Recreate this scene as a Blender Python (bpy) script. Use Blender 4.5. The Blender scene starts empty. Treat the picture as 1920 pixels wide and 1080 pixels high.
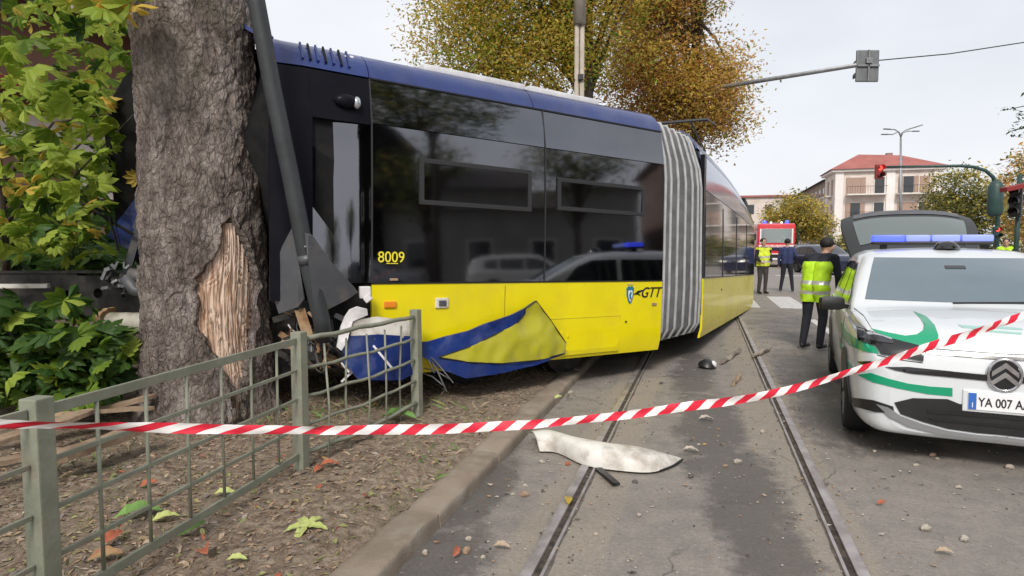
import bpy, bmesh, math, random
from mathutils import Vector, Matrix, noise, Euler
from mathutils.bvhtree import BVHTree
from mathutils.geometry import delaunay_2d_cdt
random.seed(11)
R = math.radians
S = bpy.context.scene
COL = S.collection

# ---------------------------------------------------------------- camera
F, H = 1200.0, 1.55
PITCH = math.atan(80 / F)
cd = bpy.data.cameras.new('camera'); cam = bpy.data.objects.new('camera', cd); COL.objects.link(cam)
cd.sensor_width = 36; cd.lens = 36 * F / 1920; cd.clip_start = .05; cd.clip_end = 2000
cam.location = (0, 0, H); cam.rotation_euler = (math.pi / 2 - PITCH, 0, 0)
S.camera = cam
# ---------------------------------------------------------------- sky, sun, exposure
SUN_EL, SUN_AZ = R(42), R(188)          # azimuth clockwise from +Y (the view direction): behind the camera
w = bpy.data.worlds.new('World'); S.world = w; w.use_nodes = True
nt = w.node_tree; nt.nodes.clear()
_o = nt.nodes.new('ShaderNodeOutputWorld'); _b = nt.nodes.new('ShaderNodeBackground')
_s = nt.nodes.new('ShaderNodeTexSky'); _s.sky_type = 'NISHITA'; _s.sun_disc = False
_s.sun_elevation = SUN_EL; _s.sun_rotation = SUN_AZ; _s.dust_density = 3.0; _s.air_density = 1.2
_tc = nt.nodes.new('ShaderNodeTexCoord'); _n = nt.nodes.new('ShaderNodeTexNoise')
_n.inputs['Scale'].default_value = 1.6; _n.inputs['Detail'].default_value = 5; _n.inputs['Roughness'].default_value = .5
_mp = nt.nodes.new('ShaderNodeMapping'); _mp.inputs['Scale'].default_value = (1, 1, 2.2); _mp.inputs['Location'].default_value = (.5, .2, 0)
_r = nt.nodes.new('ShaderNodeMapRange'); _r.inputs['From Min'].default_value = .32; _r.inputs['From Max'].default_value = .62
_r.inputs['To Min'].default_value = .70; _r.inputs['To Max'].default_value = 1.0
_m = nt.nodes.new('ShaderNodeMix'); _m.data_type = 'RGBA'
_m.inputs[7].default_value = (8.75, 8.85, 9.3, 1)       # veil of high cloud
L = nt.links
L.new(_tc.outputs['Generated'], _mp.inputs[0]); L.new(_mp.outputs[0], _n.inputs['Vector']); L.new(_n.outputs['Fac'], _r.inputs['Value'])
L.new(_r.outputs[0], _m.inputs[0]); L.new(_s.outputs[0], _m.inputs[6]); L.new(_m.outputs[2], _b.inputs[0]); L.new(_b.outputs[0], _o.inputs[0])
_b.inputs[1].default_value = .1
sd = bpy.data.lights.new('sun', 'SUN'); sun = bpy.data.objects.new('sun', sd); COL.objects.link(sun)
sd.energy = 2.6; sd.angle = R(14); sd.color = (1, .94, .86)
_to = Vector((math.sin(SUN_AZ) * math.cos(SUN_EL), math.cos(SUN_AZ) * math.cos(SUN_EL), math.sin(SUN_EL)))
sun.rotation_euler = (-_to).to_track_quat('-Z', 'Y').to_euler(); sun.location = _to * 50
S.view_settings.view_transform = 'Standard'; S.view_settings.look = 'None'
S.view_settings.exposure = 0.15; S.view_settings.gamma = 1.0; S.view_settings.use_curve_mapping = False
S.render.engine = 'CYCLES'

# ---------------------------------------------------------------- helpers: measuring
def ray(px, py):
    u, v = (px - 960) / F, (540 - py) / F
    return Vector((u, math.cos(PITCH) + v * math.sin(PITCH), -math.sin(PITCH) + v * math.cos(PITCH)))
def at(px, py, d):                       # point seen at that pixel, d metres ahead
    r = ray(px, py); return Vector((0, 0, H)) + r * (d / r.y)
def gnd(px, py, z=0.0):                  # point seen at that pixel, at height z
    r = ray(px, py); return Vector((0, 0, H)) + r * ((z - H) / r.z)
# street frame: a = metres right of the camera across the rails, b = metres along the rails
_v = ray(1322, 460); SA = math.atan2(_v.x, _v.y)
EB = Vector((math.sin(SA), math.cos(SA), 0)); EA = Vector((math.cos(SA), -math.sin(SA), 0))
def st(a, b, z=0.0): return EA * a + EB * b + Vector((0, 0, z))
def ab(p): return p.dot(EA), p.dot(EB)

# ---------------------------------------------------------------- helpers: meshes
class MB:
    def __init__(s): s.v = []; s.f = []; s.m = []
    def add(s, vs, fs, mi=0):
        k = len(s.v); s.v += [tuple(p) for p in vs]
        for f in fs: s.f.append([i + k for i in f]); s.m.append(mi)
        return s
    def box(s, c, d, rot=None, mi=0, ch=0.0):
        x, y, z = d[0] / 2, d[1] / 2, d[2] / 2
        M = rot if rot is not None else Matrix.Identity(3)
        c = Vector(c)
        if ch <= 0:
            vs = [Vector((i, j, k)) for i in (-x, x) for j in (-y, y) for k in (-z, z)]
            fs = [(0, 1, 3, 2), (4, 6, 7, 5), (0, 4, 5, 1), (2, 3, 7, 6), (0, 2, 6, 4), (1, 5, 7, 3)]
            return s.add([c + M @ p for p in vs], fs, mi)
        ch = min(ch, x * .9, y * .9, z * .9)
        b = bmesh.new(); bmesh.ops.create_cube(b, size=1)
        for q in b.verts: q.co = Vector((q.co.x * d[0], q.co.y * d[1], q.co.z * d[2]))
        bmesh.ops.bevel(b, geom=b.edges[:], offset=ch, segments=2, profile=.6, affect='EDGES')
        b.verts.index_update()
        s.add([c + M @ q.co for q in b.verts], [[q.index for q in f.verts] for f in b.faces], mi); b.free(); return s
    def bar(s, p, q, wd, h, up=(0, 0, 1), mi=0, ch=0.0):      # box beam from p to q
        p, q = Vector(p), Vector(q); x = (q - p); l = x.length; x.normalize()
        y = Vector(up).cross(x)
        if y.length < 1e-4: y = Vector((1, 0, 0)).cross(x)
        y.normalize(); z = x.cross(y)
        return s.box((p + q) / 2, (l, wd, h), Matrix((x, y, z)).transposed(), mi, ch)
    def tube(s, pts, rad, n=8, cap=True, mi=0, jit=0):
        pts = [Vector(p) for p in pts]; k = len(pts)
        rad = rad if hasattr(rad, '__len__') else [rad] * k
        vs, fs = [], []; ref = Vector((.31, .2, .93))
        for i, p in enumerate(pts):
            t = (pts[min(i + 1, k - 1)] - pts[max(i - 1, 0)]).normalized()
            if abs(t.dot(ref)) > .97: ref = Vector((1, 0, 0))
            a = t.cross(ref).normalized(); b = t.cross(a)
            for j in range(n):
                an = 2 * math.pi * j / n; r = rad[i] * (1 + random.uniform(-jit, jit))
                vs.append(p + (a * math.cos(an) + b * math.sin(an)) * r)
        for i in range(k - 1):
            for j in range(n):
                fs.append((i * n + j, i * n + (j + 1) % n, (i + 1) * n + (j + 1) % n, (i + 1) * n + j))
        if cap: fs.append(tuple(range(n))[::-1]); fs.append(tuple((k - 1) * n + j for j in range(n)))
        return s.add(vs, fs, mi)
    def lathe(s, prof, n=16, M=None, mi=0):                   # prof: (radius, z) about local z
        M = M or Matrix.Identity(4); vs, fs = [], []
        for r, z in prof:
            for j in range(n):
                an = 2 * math.pi * j / n; vs.append(M @ Vector((r * math.cos(an), r * math.sin(an), z)))
        for i in range(len(prof) - 1):
            for j in range(n):
                fs.append((i * n + j, i * n + (j + 1) % n, (i + 1) * n + (j + 1) % n, (i + 1) * n + j))
        fs.append(tuple(range(n))[::-1]); fs.append(tuple((len(prof) - 1) * n + j for j in range(n)))
        return s.add(vs, fs, mi)
    def ball(s, c, r, nu=10, nv=7, M=None, mi=0):
        c = Vector(c); r = r if hasattr(r, '__len__') else (r, r, r); M = M or Matrix.Identity(3); vs, fs = [], []
        for i in range(nv + 1):
            th = math.pi * (i + .001) / (nv + .002)
            for j in range(nu):
                ph = 2 * math.pi * j / nu
                vs.append(c + M @ Vector((r[0] * math.sin(th) * math.cos(ph), r[1] * math.sin(th) * math.sin(ph), r[2] * math.cos(th))))
        for i in range(nv):
            for j in range(nu):
                fs.append((i * nu + j, (i + 1) * nu + j, (i + 1) * nu + (j + 1) % nu, i * nu + (j + 1) % nu))
        return s.add(vs, fs, mi)
    def prism(s, poly, h, M=None, mi=0):                      # polygon in local xy extruded along z by h
        M = M or Matrix.Identity(4); n = len(poly)
        vs = [M @ Vector((x, y, 0)) for x, y in poly] + [M @ Vector((x, y, h)) for x, y in poly]
        fs = [tuple(range(n))[::-1], tuple(range(n, 2 * n))] + [(i, (i + 1) % n, n + (i + 1) % n, n + i) for i in range(n)]
        return s.add(vs, fs, mi)
    def grid(s, nx, ny, fn, mi=0, loop=False):
        vs = [fn(i, j) for j in range(ny) for i in range(nx)]; fs = []
        for j in range(ny - 1):
            for i in range(nx if loop else nx - 1):
                fs.append((j * nx + i, j * nx + (i + 1) % nx, (j + 1) * nx + (i + 1) % nx, (j + 1) * nx + i))
        return s.add(vs, fs, mi)
    def patch(s, poly, fn, nrm, h, th=.004, lift=.003, mi=0):  # polygon in a 2D chart, carried onto a surface
        d = delaunay(poly, h)
        if d is None: return s
        P2, tris = d; k = len(P2); out, inn = [], []
        ok = []
        for p in P2:
            q = fn(p[0], p[1]); ok.append(q is not None)
            q = q or (Vector(), Vector((0, 0, 1)))
            c, nn = q; out.append(c + nn * (lift + th)); inn.append(c + nn * (lift - .004))
        fs = []; cnt = {}
        for t in tris:
            if not all(ok[i] for i in t): continue
            a, b, c = t
            if (out[b] - out[a]).cross(out[c] - out[a]).dot(nrm) < 0: a, c = c, a
            fs.append((a, b, c))
            for e in ((a, b), (b, c), (c, a)): cnt[e] = 1
        side = [(b, a, a + k, b + k) for (a, b) in cnt if (b, a) not in cnt]
        return s.add(out + inn, fs + side, mi)
    def build(s, name, mat, parent=None, smooth=False, M=None):
        me = bpy.data.meshes.new(name); me.from_pydata(s.v, [], s.f)
        for m in (mat if isinstance(mat, (list, tuple)) else [mat]): me.materials.append(MAT[m] if isinstance(m, str) else m)
        me.polygons.foreach_set('material_index', s.m)
        if smooth: smooth_mesh(me, smooth)
        me.update()
        return link(name, me, parent, M)
def smooth_mesh(me, ang=35):
    me.polygons.foreach_set('use_smooth', [True] * len(me.polygons))
    if ang is not True and ang < 180: me.set_sharp_from_angle(angle=R(ang))
def link(name, me, parent=None, M=None):
    o = bpy.data.objects.new(name, me); COL.objects.link(o)
    if parent is not None: o.parent = parent
    if M is not None: o.matrix_local = M
    return o
def delaunay(poly, h):
    n = len(poly); pts = []; edges = []
    for i in range(n):
        a, b = Vector(poly[i]), Vector(poly[(i + 1) % n]); k = max(1, int((b - a).length / h))
        for j in range(k): pts.append(a + (b - a) * (j / k))
    nb = len(pts); edges = [(i, (i + 1) % nb) for i in range(nb)]
    x0, x1 = min(p[0] for p in poly), max(p[0] for p in poly); y0, y1 = min(p[1] for p in poly), max(p[1] for p in poly)
    y = y0 + h * .5
    while y < y1:
        x = x0 + h * .5
        while x < x1:
            if inside(x, y, poly): pts.append(Vector((x, y)))
            x += h
        y += h
    r = delaunay_2d_cdt(pts, edges, [], 1, 1e-6)
    return r[0], r[2]
def inside(x, y, poly):
    c = False; j = len(poly) - 1
    for i in range(len(poly)):
        xi, yi = poly[i]; xj, yj = poly[j]
        if (yi > y) != (yj > y) and x < (xj - xi) * (y - yi) / (yj - yi) + xi: c = not c
        j = i
    return c
def empty(name, loc=(0, 0, 0), rz=0.0, M=None):
    o = bpy.data.objects.new(name, None); COL.objects.link(o); o.empty_display_size = .2
    if M is not None: o.matrix_world = M
    else: o.location = loc; o.rotation_euler = (0, 0, rz)
    return o
def tag(o, label=None, cat=None, group=None, kind=None):
    if label: o['label'] = label
    if cat: o['category'] = cat
    if group: o['group'] = group
    if kind: o['kind'] = kind
    return o
def copy_tree(o, parent=None):
    c = o.copy(); COL.objects.link(c); c.parent = parent
    for ch in list(o.children): copy_tree(ch, c)
    return c
def text_mesh(name, txt, size, mat, parent, M, extr=.002, shear=0, bold=0.0, sx=1.0):
    cu = bpy.data.curves.new(name, 'FONT'); cu.body = txt; cu.size = size; cu.extrude = extr; cu.shear = shear
    cu.align_x = 'CENTER'; cu.align_y = 'CENTER'; cu.offset = bold
    t = bpy.data.objects.new(name + '_tmp', cu); COL.objects.link(t)
    dg = bpy.context.evaluated_depsgraph_get(); me = bpy.data.meshes.new_from_object(t.evaluated_get(dg)); me.name = name
    bpy.data.objects.remove(t); bpy.data.curves.remove(cu)
    for p in me.vertices: p.co.x *= sx
    me.materials.clear(); me.materials.append(MAT[mat])
    return link(name, me, parent, M)
def catmull(P, t):                        # P list of Vectors/tuples, t in [0, len-1]
    n = len(P); i = min(int(t), n - 2); f = t - i
    g = lambda k: Vector(P[max(0, min(n - 1, k))])
    p0, p1, p2, p3 = g(i - 1), g(i), g(i + 1), g(i + 2)
    return .5 * (2 * p1 + (p2 - p0) * f + (2 * p0 - 5 * p1 + 4 * p2 - p3) * f * f + (3 * p1 - p0 - 3 * p2 + p3) * f ** 3)

# ---------------------------------------------------------------- materials
MAT = {}
def pm(name, col, rough=.5, metal=0.0, col2=None, vs=4.0, det=5, bump=0.0, bs=60.0, rv=0.0, coat=0.0, spec=.5, lo=.38, hi=.62, stretch=None, bd=.02, dirt=None, ds=2.0):
    m = bpy.data.materials.new(name); m.use_nodes = True; t = m.node_tree; N = t.nodes; p = N['Principled BSDF']
    p.inputs['Roughness'].default_value = rough; p.inputs['Metallic'].default_value = metal
    p.inputs['Coat Weight'].default_value = coat; p.inputs['Coat Roughness'].default_value = .06; p.inputs['Specular IOR Level'].default_value = spec
    p.inputs['Base Color'].default_value = (*col, 1)
    tc = N.new('ShaderNodeTexCoord'); vec = tc.outputs['Object']
    if stretch:
        mp = N.new('ShaderNodeMapping'); mp.inputs['Scale'].default_value = stretch; t.links.new(vec, mp.inputs[0]); vec = mp.outputs[0]
    last = None
    def nz(sc, d=det):
        n = N.new('ShaderNodeTexNoise'); n.inputs['Scale'].default_value = sc; n.inputs['Detail'].default_value = d; n.inputs['Roughness'].default_value = .6
        t.links.new(vec, n.inputs['Vector']); return n.outputs['Fac']
    def rng(v, a, b, c, d):
        r = N.new('ShaderNodeMapRange'); t.links.new(v, r.inputs[0])
        for i, q in enumerate((a, b, c, d)): r.inputs[i + 1].default_value = q
        return r.outputs[0]
    def mix(f, a, b):
        x = N.new('ShaderNodeMix'); x.data_type = 'RGBA'; t.links.new(f, x.inputs[0])
        if isinstance(a, tuple): x.inputs[6].default_value = (*a, 1)
        else: t.links.new(a, x.inputs[6])
        x.inputs[7].default_value = (*b, 1); return x.outputs[2]
    if col2: last = mix(rng(nz(vs), lo, hi, 0, 1), col, col2)
    if dirt: last = mix(rng(nz(ds, 8), .5, .72, 0, .8), last if last else col, dirt)
    if last: t.links.new(last, p.inputs['Base Color'])
    if rv: t.links.new(rng(nz(vs * 2.3), .3, .7, max(0, rough - rv), min(1, rough + rv)), p.inputs['Roughness'])
    if bump:
        b = N.new('ShaderNodeBump'); b.inputs['Strength'].default_value = bump; b.inputs['Distance'].default_value = bd
        t.links.new(nz(bs, 8), b.inputs['Height']); t.links.new(b.outputs[0], p.inputs['Normal'])
    MAT[name] = m; return m
def leafmat(name, col, col2, tr=.4, vs=1.5, rough=.5):
    m = bpy.data.materials.new(name); m.use_nodes = True; t = m.node_tree; N = t.nodes; p = N['Principled BSDF']; out = N['Material Output']
    p.inputs['Roughness'].default_value = rough; p.inputs['Specular IOR Level'].default_value = .3
    g = N.new('ShaderNodeNewGeometry'); n = N.new('ShaderNodeTexNoise'); n.inputs['Scale'].default_value = vs; n.inputs['Detail'].default_value = 6
    t.links.new(g.outputs['Position'], n.inputs['Vector'])
    r = N.new('ShaderNodeMapRange'); t.links.new(n.outputs['Fac'], r.inputs[0]); r.inputs[1].default_value = .35; r.inputs[2].default_value = .65
    x = N.new('ShaderNodeMix'); x.data_type = 'RGBA'; t.links.new(r.outputs[0], x.inputs[0]); x.inputs[6].default_value = (*col, 1); x.inputs[7].default_value = (*col2, 1)
    t.links.new(x.outputs[2], p.inputs['Base Color'])
    tl = N.new('ShaderNodeBsdfTranslucent'); t.links.new(x.outputs[2], tl.inputs[0])
    ms = N.new('ShaderNodeMixShader'); ms.inputs[0].default_value = tr
    t.links.new(p.outputs[0], ms.inputs[1]); t.links.new(tl.outputs[0], ms.inputs[2]); t.links.new(ms.outputs[0], out.inputs[0])
    MAT[name] = m; return m
def glow(name, col, st_):
    m = pm(name, col, .3); p = m.node_tree.nodes['Principled BSDF']
    p.inputs['Emission Color'].default_value = (*col, 1); p.inputs['Emission Strength'].default_value = st_; return m

pm('tram_yellow', (.82, .70, .004), .32, col2=(.76, .65, .004), vs=2, coat=.3, rv=.06, bump=.03, bs=3, dirt=(.68, .57, .02), ds=2.2)
pm('tram_blue', (.006, .026, .16), .3, col2=(.005, .02, .125), vs=2, coat=.4, rv=.06, dirt=(.035, .055, .16), ds=3)
pm('tram_black', (.006, .006, .010), .3, col2=(.009, .009, .013), vs=3, rv=.04, coat=.0, spec=.1)
pm('shell_dark', (.010, .010, .012), .7, col2=(.018, .018, .018), vs=6, spec=.15)
pm('tram_glass', (.18, .182, .195), .05, 1.0, col2=(.16, .162, .175), vs=1.2, bump=.012, bs=1.3, bd=.05)
pm('upper_glass', (.19, .195, .21), .05, 1.0, col2=(.17, .175, .19), vs=1.2, bump=.015, bs=1.5, bd=.05)
pm('window_frame', (.035, .035, .038), .5, .2)
pm('bellows_grey', (.14, .142, .146), .8, col2=(.09, .092, .095), vs=5, bump=.1, bs=40)
pm('bellows_edge', (.43, .44, .45), .6, col2=(.33, .34, .35), vs=8, bump=.05)
pm('roof_grey', (.78, .78, .8), .6, col2=(.65, .65, .66), vs=4)
pm('white_plastic', (.72, .70, .66), .45, col2=(.55, .52, .47), vs=5, dirt=(.25, .21, .17), ds=5)
pm('foam_white', (.75, .74, .76), .7, col2=(.6, .59, .6), vs=9, bump=.2, bs=20)
pm('orange_lens', (.8, .25, .02), .25, coat=.5)
pm('number_yellow', (.85, .74, .05), .5)
pm('mark_black', (.012, .012, .014), .45)
pm('crest_teal', (.03, .17, .26), .45); pm('crest_gold', (.6, .5, .12), .45); pm('crest_white', (.7, .72, .72), .45)
pm('grey_sheet', (.095, .10, .112), .5, .15, col2=(.07, .074, .082), vs=3, rv=.1, dirt=(.16, .14, .12), ds=4)
pm('pole_paint', (.040, .045, .050), .55, .1, col2=(.03, .034, .037), vs=6, rv=.1, bump=.1, bs=30)
pm('galvanised', (.32, .33, .34), .5, .6, col2=(.24, .25, .26), vs=7, rv=.12)
pm('rusty', (.20, .10, .05), .85, col2=(.33, .23, .13), vs=9, bump=.3, bs=50)
pm('wreck_dark', (.02, .02, .022), .6, .3, col2=(.06, .055, .05), vs=7, bump=.2, bs=30)
pm('pipe_cream', (.42, .40, .34), .55, col2=(.3, .28, .23), vs=6, dirt=(.12, .09, .06), ds=7)
pm('chrome', (.7, .7, .72), .12, 1.0, col2=(.5, .5, .52), vs=20)
pm('fence_paint', (.27, .285, .22), .6, .1, col2=(.21, .225, .17), vs=8, bump=.15, bs=60, dirt=(.24, .21, .17), ds=9)
pm('wood_pale', (.40, .24, .13), .85, col2=(.17, .085, .04), vs=3, stretch=(1, 9, 1), bump=.5, bs=9, bd=.02)
pm('wood_plank', (.34, .25, .17), .85, col2=(.19, .13, .085), vs=4, bump=.4, bs=30)
pm('kerb_stone', (.27, .22, .17), .85, col2=(.20, .16, .122), vs=3, bump=.35, bs=70, dirt=(.30, .27, .23), ds=5)
pm('rail_steel', (.42, .39, .39), .42, .45, col2=(.28, .25, .24), vs=6, rv=.12)
pm('rail_groove', (.03, .025, .02), .95, col2=(.09, .07, .055), vs=18, bump=.6, bs=60)
pm('rail_joint', (.07, .06, .052), .95, col2=(.15, .125, .105), vs=14, bump=.5, bs=50)
pm('road_paint', (.62, .61, .60), .7, col2=(.42, .41, .40), vs=9, bump=.1)
pm('pebble_pale', (.46, .41, .35), .85, col2=(.28, .24, .20), vs=12); pm('pebble_dark', (.06, .055, .05), .8, col2=(.12, .1, .09), vs=12)
pm('pebble_tan', (.36, .25, .17), .8, col2=(.25, .17, .11), vs=12)
pm('tape_white', (.86, .84, .83), .4, coat=.2); pm('tape_red', (.72, .02, .05), .4, coat=.2)
pm('car_white', (.66, .69, .71), .3, col2=(.62, .65, .67), vs=2, coat=.7)
pm('car_green', (.0, .30, .145), .35, coat=.5)
pm('car_green_pale', (.30, .52, .46), .4, coat=.4)
pm('car_black', (.012, .012, .013), .4, col2=(.02, .02, .02), vs=6); pm('car_gloss_black', (.008, .008, .009), .12, coat=.6)
pm('car_navy', (.014, .018, .045), .25, coat=.8); pm('car_charcoal', (.02, .022, .026), .25, coat=.8); pm('tailgate_dark', (.03, .032, .034), .5, coat=0); pm('tailgate_pane', (.16, .19, .185), .2, .3); pm('car_silver', (.32, .33, .34), .3, .5, coat=.6); pm('car_pale', (.6, .6, .58), .3, coat=.6)
pm('windscreen', (.10, .145, .175), .06, 0.0, col2=(.085, .125, .15), vs=1.2, spec=1.0, coat=.6)
pm('car_window', (.015, .018, .02), .05, spec=.8, coat=.4)
pm('tyre', (.018, .018, .018), .9, bump=.2, bs=60); pm('rim_grey', (.25, .25, .26), .4, .7)
pm('plate_white', (.8, .8, .82), .45); pm('plate_blue', (.03, .13, .5), .45)
pm('lamp_lens', (.5, .52, .55), .1, .6, coat=.6); pm('lamp_dark', (.05, .052, .06), .08, .3, coat=.6)
glow('blue_beacon', (.06, .09, 1.0), 1.6); glow('red_signal', (1.0, .06, .04), 2.5); glow('warm_headlamp', (1.0, .93, .8), 1.5); glow('lens_blue_dim', (.25, .31, .75), .3)
pm('signal_back', (.19, .20, .21), .55, .3, col2=(.15, .16, .17), vs=6); pm('signal_green', (.02, .055, .05), .5, col2=(.03, .07, .065), vs=5)
pm('signal_red_case', (.26, .035, .035), .5)
pm('skin', (.45, .27, .19), .6); pm('navy_cloth', (.012, .014, .022), .9, col2=(.02, .022, .032), vs=30, bump=.3, bs=18); pm('grey_cloth', (.06, .056, .052), .9, col2=(.035, .033, .03), vs=14, bump=.3, bs=18)
pm('blue_cloth', (.025, .035, .10), .9, col2=(.035, .05, .14), vs=20, bump=.3, bs=18); pm('hivis', (.50, .80, .02), .75, col2=(.42, .70, .02), vs=12, bump=.25, bs=14); pm('hivis_yellow', (.66, .76, .05), .75, col2=(.55, .66, .04), vs=12, bump=.25, bs=14); pm('reflective', (.6, .6, .58), .4, .4)
pm('hair_dark', (.012, .010, .009), .7); pm('shoe', (.012, .012, .012), .5)
pm('truck_red', (.62, .02, .035), .35, coat=.5, col2=(.55, .018, .03), vs=2); pm('truck_white', (.75, .74, .74), .4); pm('truck_screen', (.30, .34, .33), .08, .6)
pm('stucco_cream', (.68, .60, .55), .9, col2=(.60, .52, .47), vs=.5, dirt=(.48, .40, .34), ds=.6); pm('stucco_white', (.80, .76, .74), .9, col2=(.72, .68, .65), vs=.5)
pm('stucco_brown', (.30, .22, .18), .9, col2=(.24, .17, .135), vs=.4); pm('roof_tile', (.36, .125, .105), .85, col2=(.29, .10, .085), vs=.8, bump=.5, bs=4, bd=.1)
pm('shutter', (.36, .25, .20), .8); pm('pane', (.03, .035, .04), .08, spec=.8); pm('trim_pale', (.7, .66, .62), .8); pm('iron', (.05, .05, .055), .6, .4)
pm('brick_brown', (.27, .16, .12), .9, col2=(.20, .115, .085), vs=1.2, bump=.3, bs=20); pm('roof_dark', (.06, .05, .048), .8, col2=(.09, .07, .06), vs=3); pm('awning_red', (.30, .05, .05), .7)
pm('sign_green', (.02, .42, .12), .5); pm('stucco_grey', (.36, .35, .33), .9, col2=(.3, .29, .27), vs=.6); pm('slate', (.016, .015, .016), .9, col2=(.024, .022, .022), vs=2, spec=.05)
pm('concrete_pole', (.44, .39, .33), .75, col2=(.34, .30, .25), vs=5, bump=.1)
pm('wire', (.03, .03, .03), .7)
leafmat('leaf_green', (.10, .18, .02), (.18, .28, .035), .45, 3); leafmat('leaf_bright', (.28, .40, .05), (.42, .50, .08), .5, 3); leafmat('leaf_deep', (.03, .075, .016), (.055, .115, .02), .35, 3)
leafmat('leaf_yellow', (.74, .52, .09), (.64, .48, .10), .5, 1); leafmat('leaf_olive', (.55, .44, .10), (.64, .51, .12), .5, 1); leafmat('leaf_rust', (.70, .36, .12), (.74, .46, .16), .48, 1); leafmat('leaf_brown', (.34, .21, .10), (.42, .27, .13), .4, 1)
leafmat('leaf_mid', (.15, .17, .055), (.22, .22, .08), .4, .6)
pm('dead_leaf', (.26, .13, .06), .8, col2=(.36, .24, .12), vs=9); pm('dead_red', (.36, .10, .045), .75, col2=(.27, .09, .05), vs=9); pm('fresh_leaf', (.15, .28, .06), .6, col2=(.10, .20, .045), vs=14); pm('pale_leaf', (.42, .46, .16), .6, col2=(.36, .42, .12), vs=9)
pm('litter_tan', (.42, .33, .24), .9, col2=(.25, .18, .12), vs=3); pm('litter_brown', (.23, .155, .10), .9, col2=(.31, .22, .14), vs=3); pm('litter_grey', (.33, .28, .24), .9, col2=(.17, .14, .12), vs=3); pm('litter_green', (.20, .22, .08), .9, col2=(.27, .26, .11), vs=3)
pm('tree_bark_far', (.05, .04, .034), .95, col2=(.08, .065, .055), vs=5, bump=.5, bs=20)

def bark_material():
    m = pm('bark', (.2, .2, .2), .95, spec=.2); t = m.node_tree; N = t.nodes; p = N['Principled BSDF']; L = t.links
    tc = N.new('ShaderNodeTexCoord'); mp = N.new('ShaderNodeMapping'); mp.inputs['Scale'].default_value = (1, 1, .42); L.new(tc.outputs['Object'], mp.inputs[0])
    def nz(sc, d=8, r=.65, vec=None):
        n = N.new('ShaderNodeTexNoise'); n.inputs['Scale'].default_value = sc; n.inputs['Detail'].default_value = d; n.inputs['Roughness'].default_value = r; L.new(vec or mp.outputs[0], n.inputs['Vector']); return n
    w_ = nz(6, 5); va = N.new('ShaderNodeVectorMath'); va.operation = 'MULTIPLY_ADD'; L.new(w_.outputs['Color'], va.inputs[0]); va.inputs[1].default_value = (.10, .10, .10); L.new(mp.outputs[0], va.inputs[2])
    def vor(sc):
        v = N.new('ShaderNodeTexVoronoi'); v.feature = 'DISTANCE_TO_EDGE'; v.inputs['Scale'].default_value = sc; L.new(va.outputs[0], v.inputs['Vector']); return v.outputs['Distance']
    def rng(v, a, b, c=0, d=1):
        r = N.new('ShaderNodeMapRange'); L.new(v, r.inputs[0])
        for k, q in enumerate((a, b, c, d)): r.inputs[k + 1].default_value = q
        return r.outputs[0]
    def mul(a, b):
        x = N.new('ShaderNodeMath'); x.operation = 'MULTIPLY'; L.new(a, x.inputs[0]); L.new(b, x.inputs[1]); return x.outputs[0]
    br = rng(nz(2.2, 4, .6, tc.outputs['Object']).outputs['Fac'], .36, .60, .0, 1)
    c1 = rng(vor(9), .0, .07); c2 = rng(vor(24), .0, .16, .45, 1)
    r = N.new('ShaderNodeValToRGB'); L.new(nz(7, 9, .7).outputs['Fac'], r.inputs[0]); e = r.color_ramp.elements
    e[0].position = .34; e[0].color = (.16, .128, .112, 1); e[1].position = .66; e[1].color = (.56, .49, .45, 1); q = e.new(.5); q.color = (.32, .268, .238, 1)
    g = nz(60, 6, .75); gr = rng(g.outputs['Fac'], .32, .68, .62, 1.38)
    cm = N.new('ShaderNodeMath'); cm.operation = 'MAXIMUM'; L.new(c1, cm.inputs[0]); L.new(br, cm.inputs[1])
    tot = mul(mul(cm.outputs[0], c2), gr)
    x = N.new('ShaderNodeMix'); x.data_type = 'RGBA'; x.blend_type = 'MULTIPLY'; x.inputs[0].default_value = 1; L.new(r.outputs[0], x.inputs[6])
    tt = rng(tot, 0, 1.3, .22, 1.35); cc = N.new('ShaderNodeCombineColor'); [L.new(tt, cc.inputs[k]) for k in range(3)]; L.new(cc.outputs[0], x.inputs[7])
    mo = rng(nz(1.7, 4, .6, tc.outputs['Object']).outputs['Fac'], .54, .75, 0, .4)
    y = N.new('ShaderNodeMix'); y.data_type = 'RGBA'; L.new(mo, y.inputs[0]); L.new(x.outputs[2], y.inputs[6]); y.inputs[7].default_value = (.15, .145, .085, 1)
    L.new(y.outputs[2], p.inputs['Base Color'])
    b = N.new('ShaderNodeBump'); b.inputs['Strength'].default_value = 1; b.inputs['Distance'].default_value = .03
    L.new(tot, b.inputs['Height']); L.new(b.outputs[0], p.inputs['Normal'])
bark_material()

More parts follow.
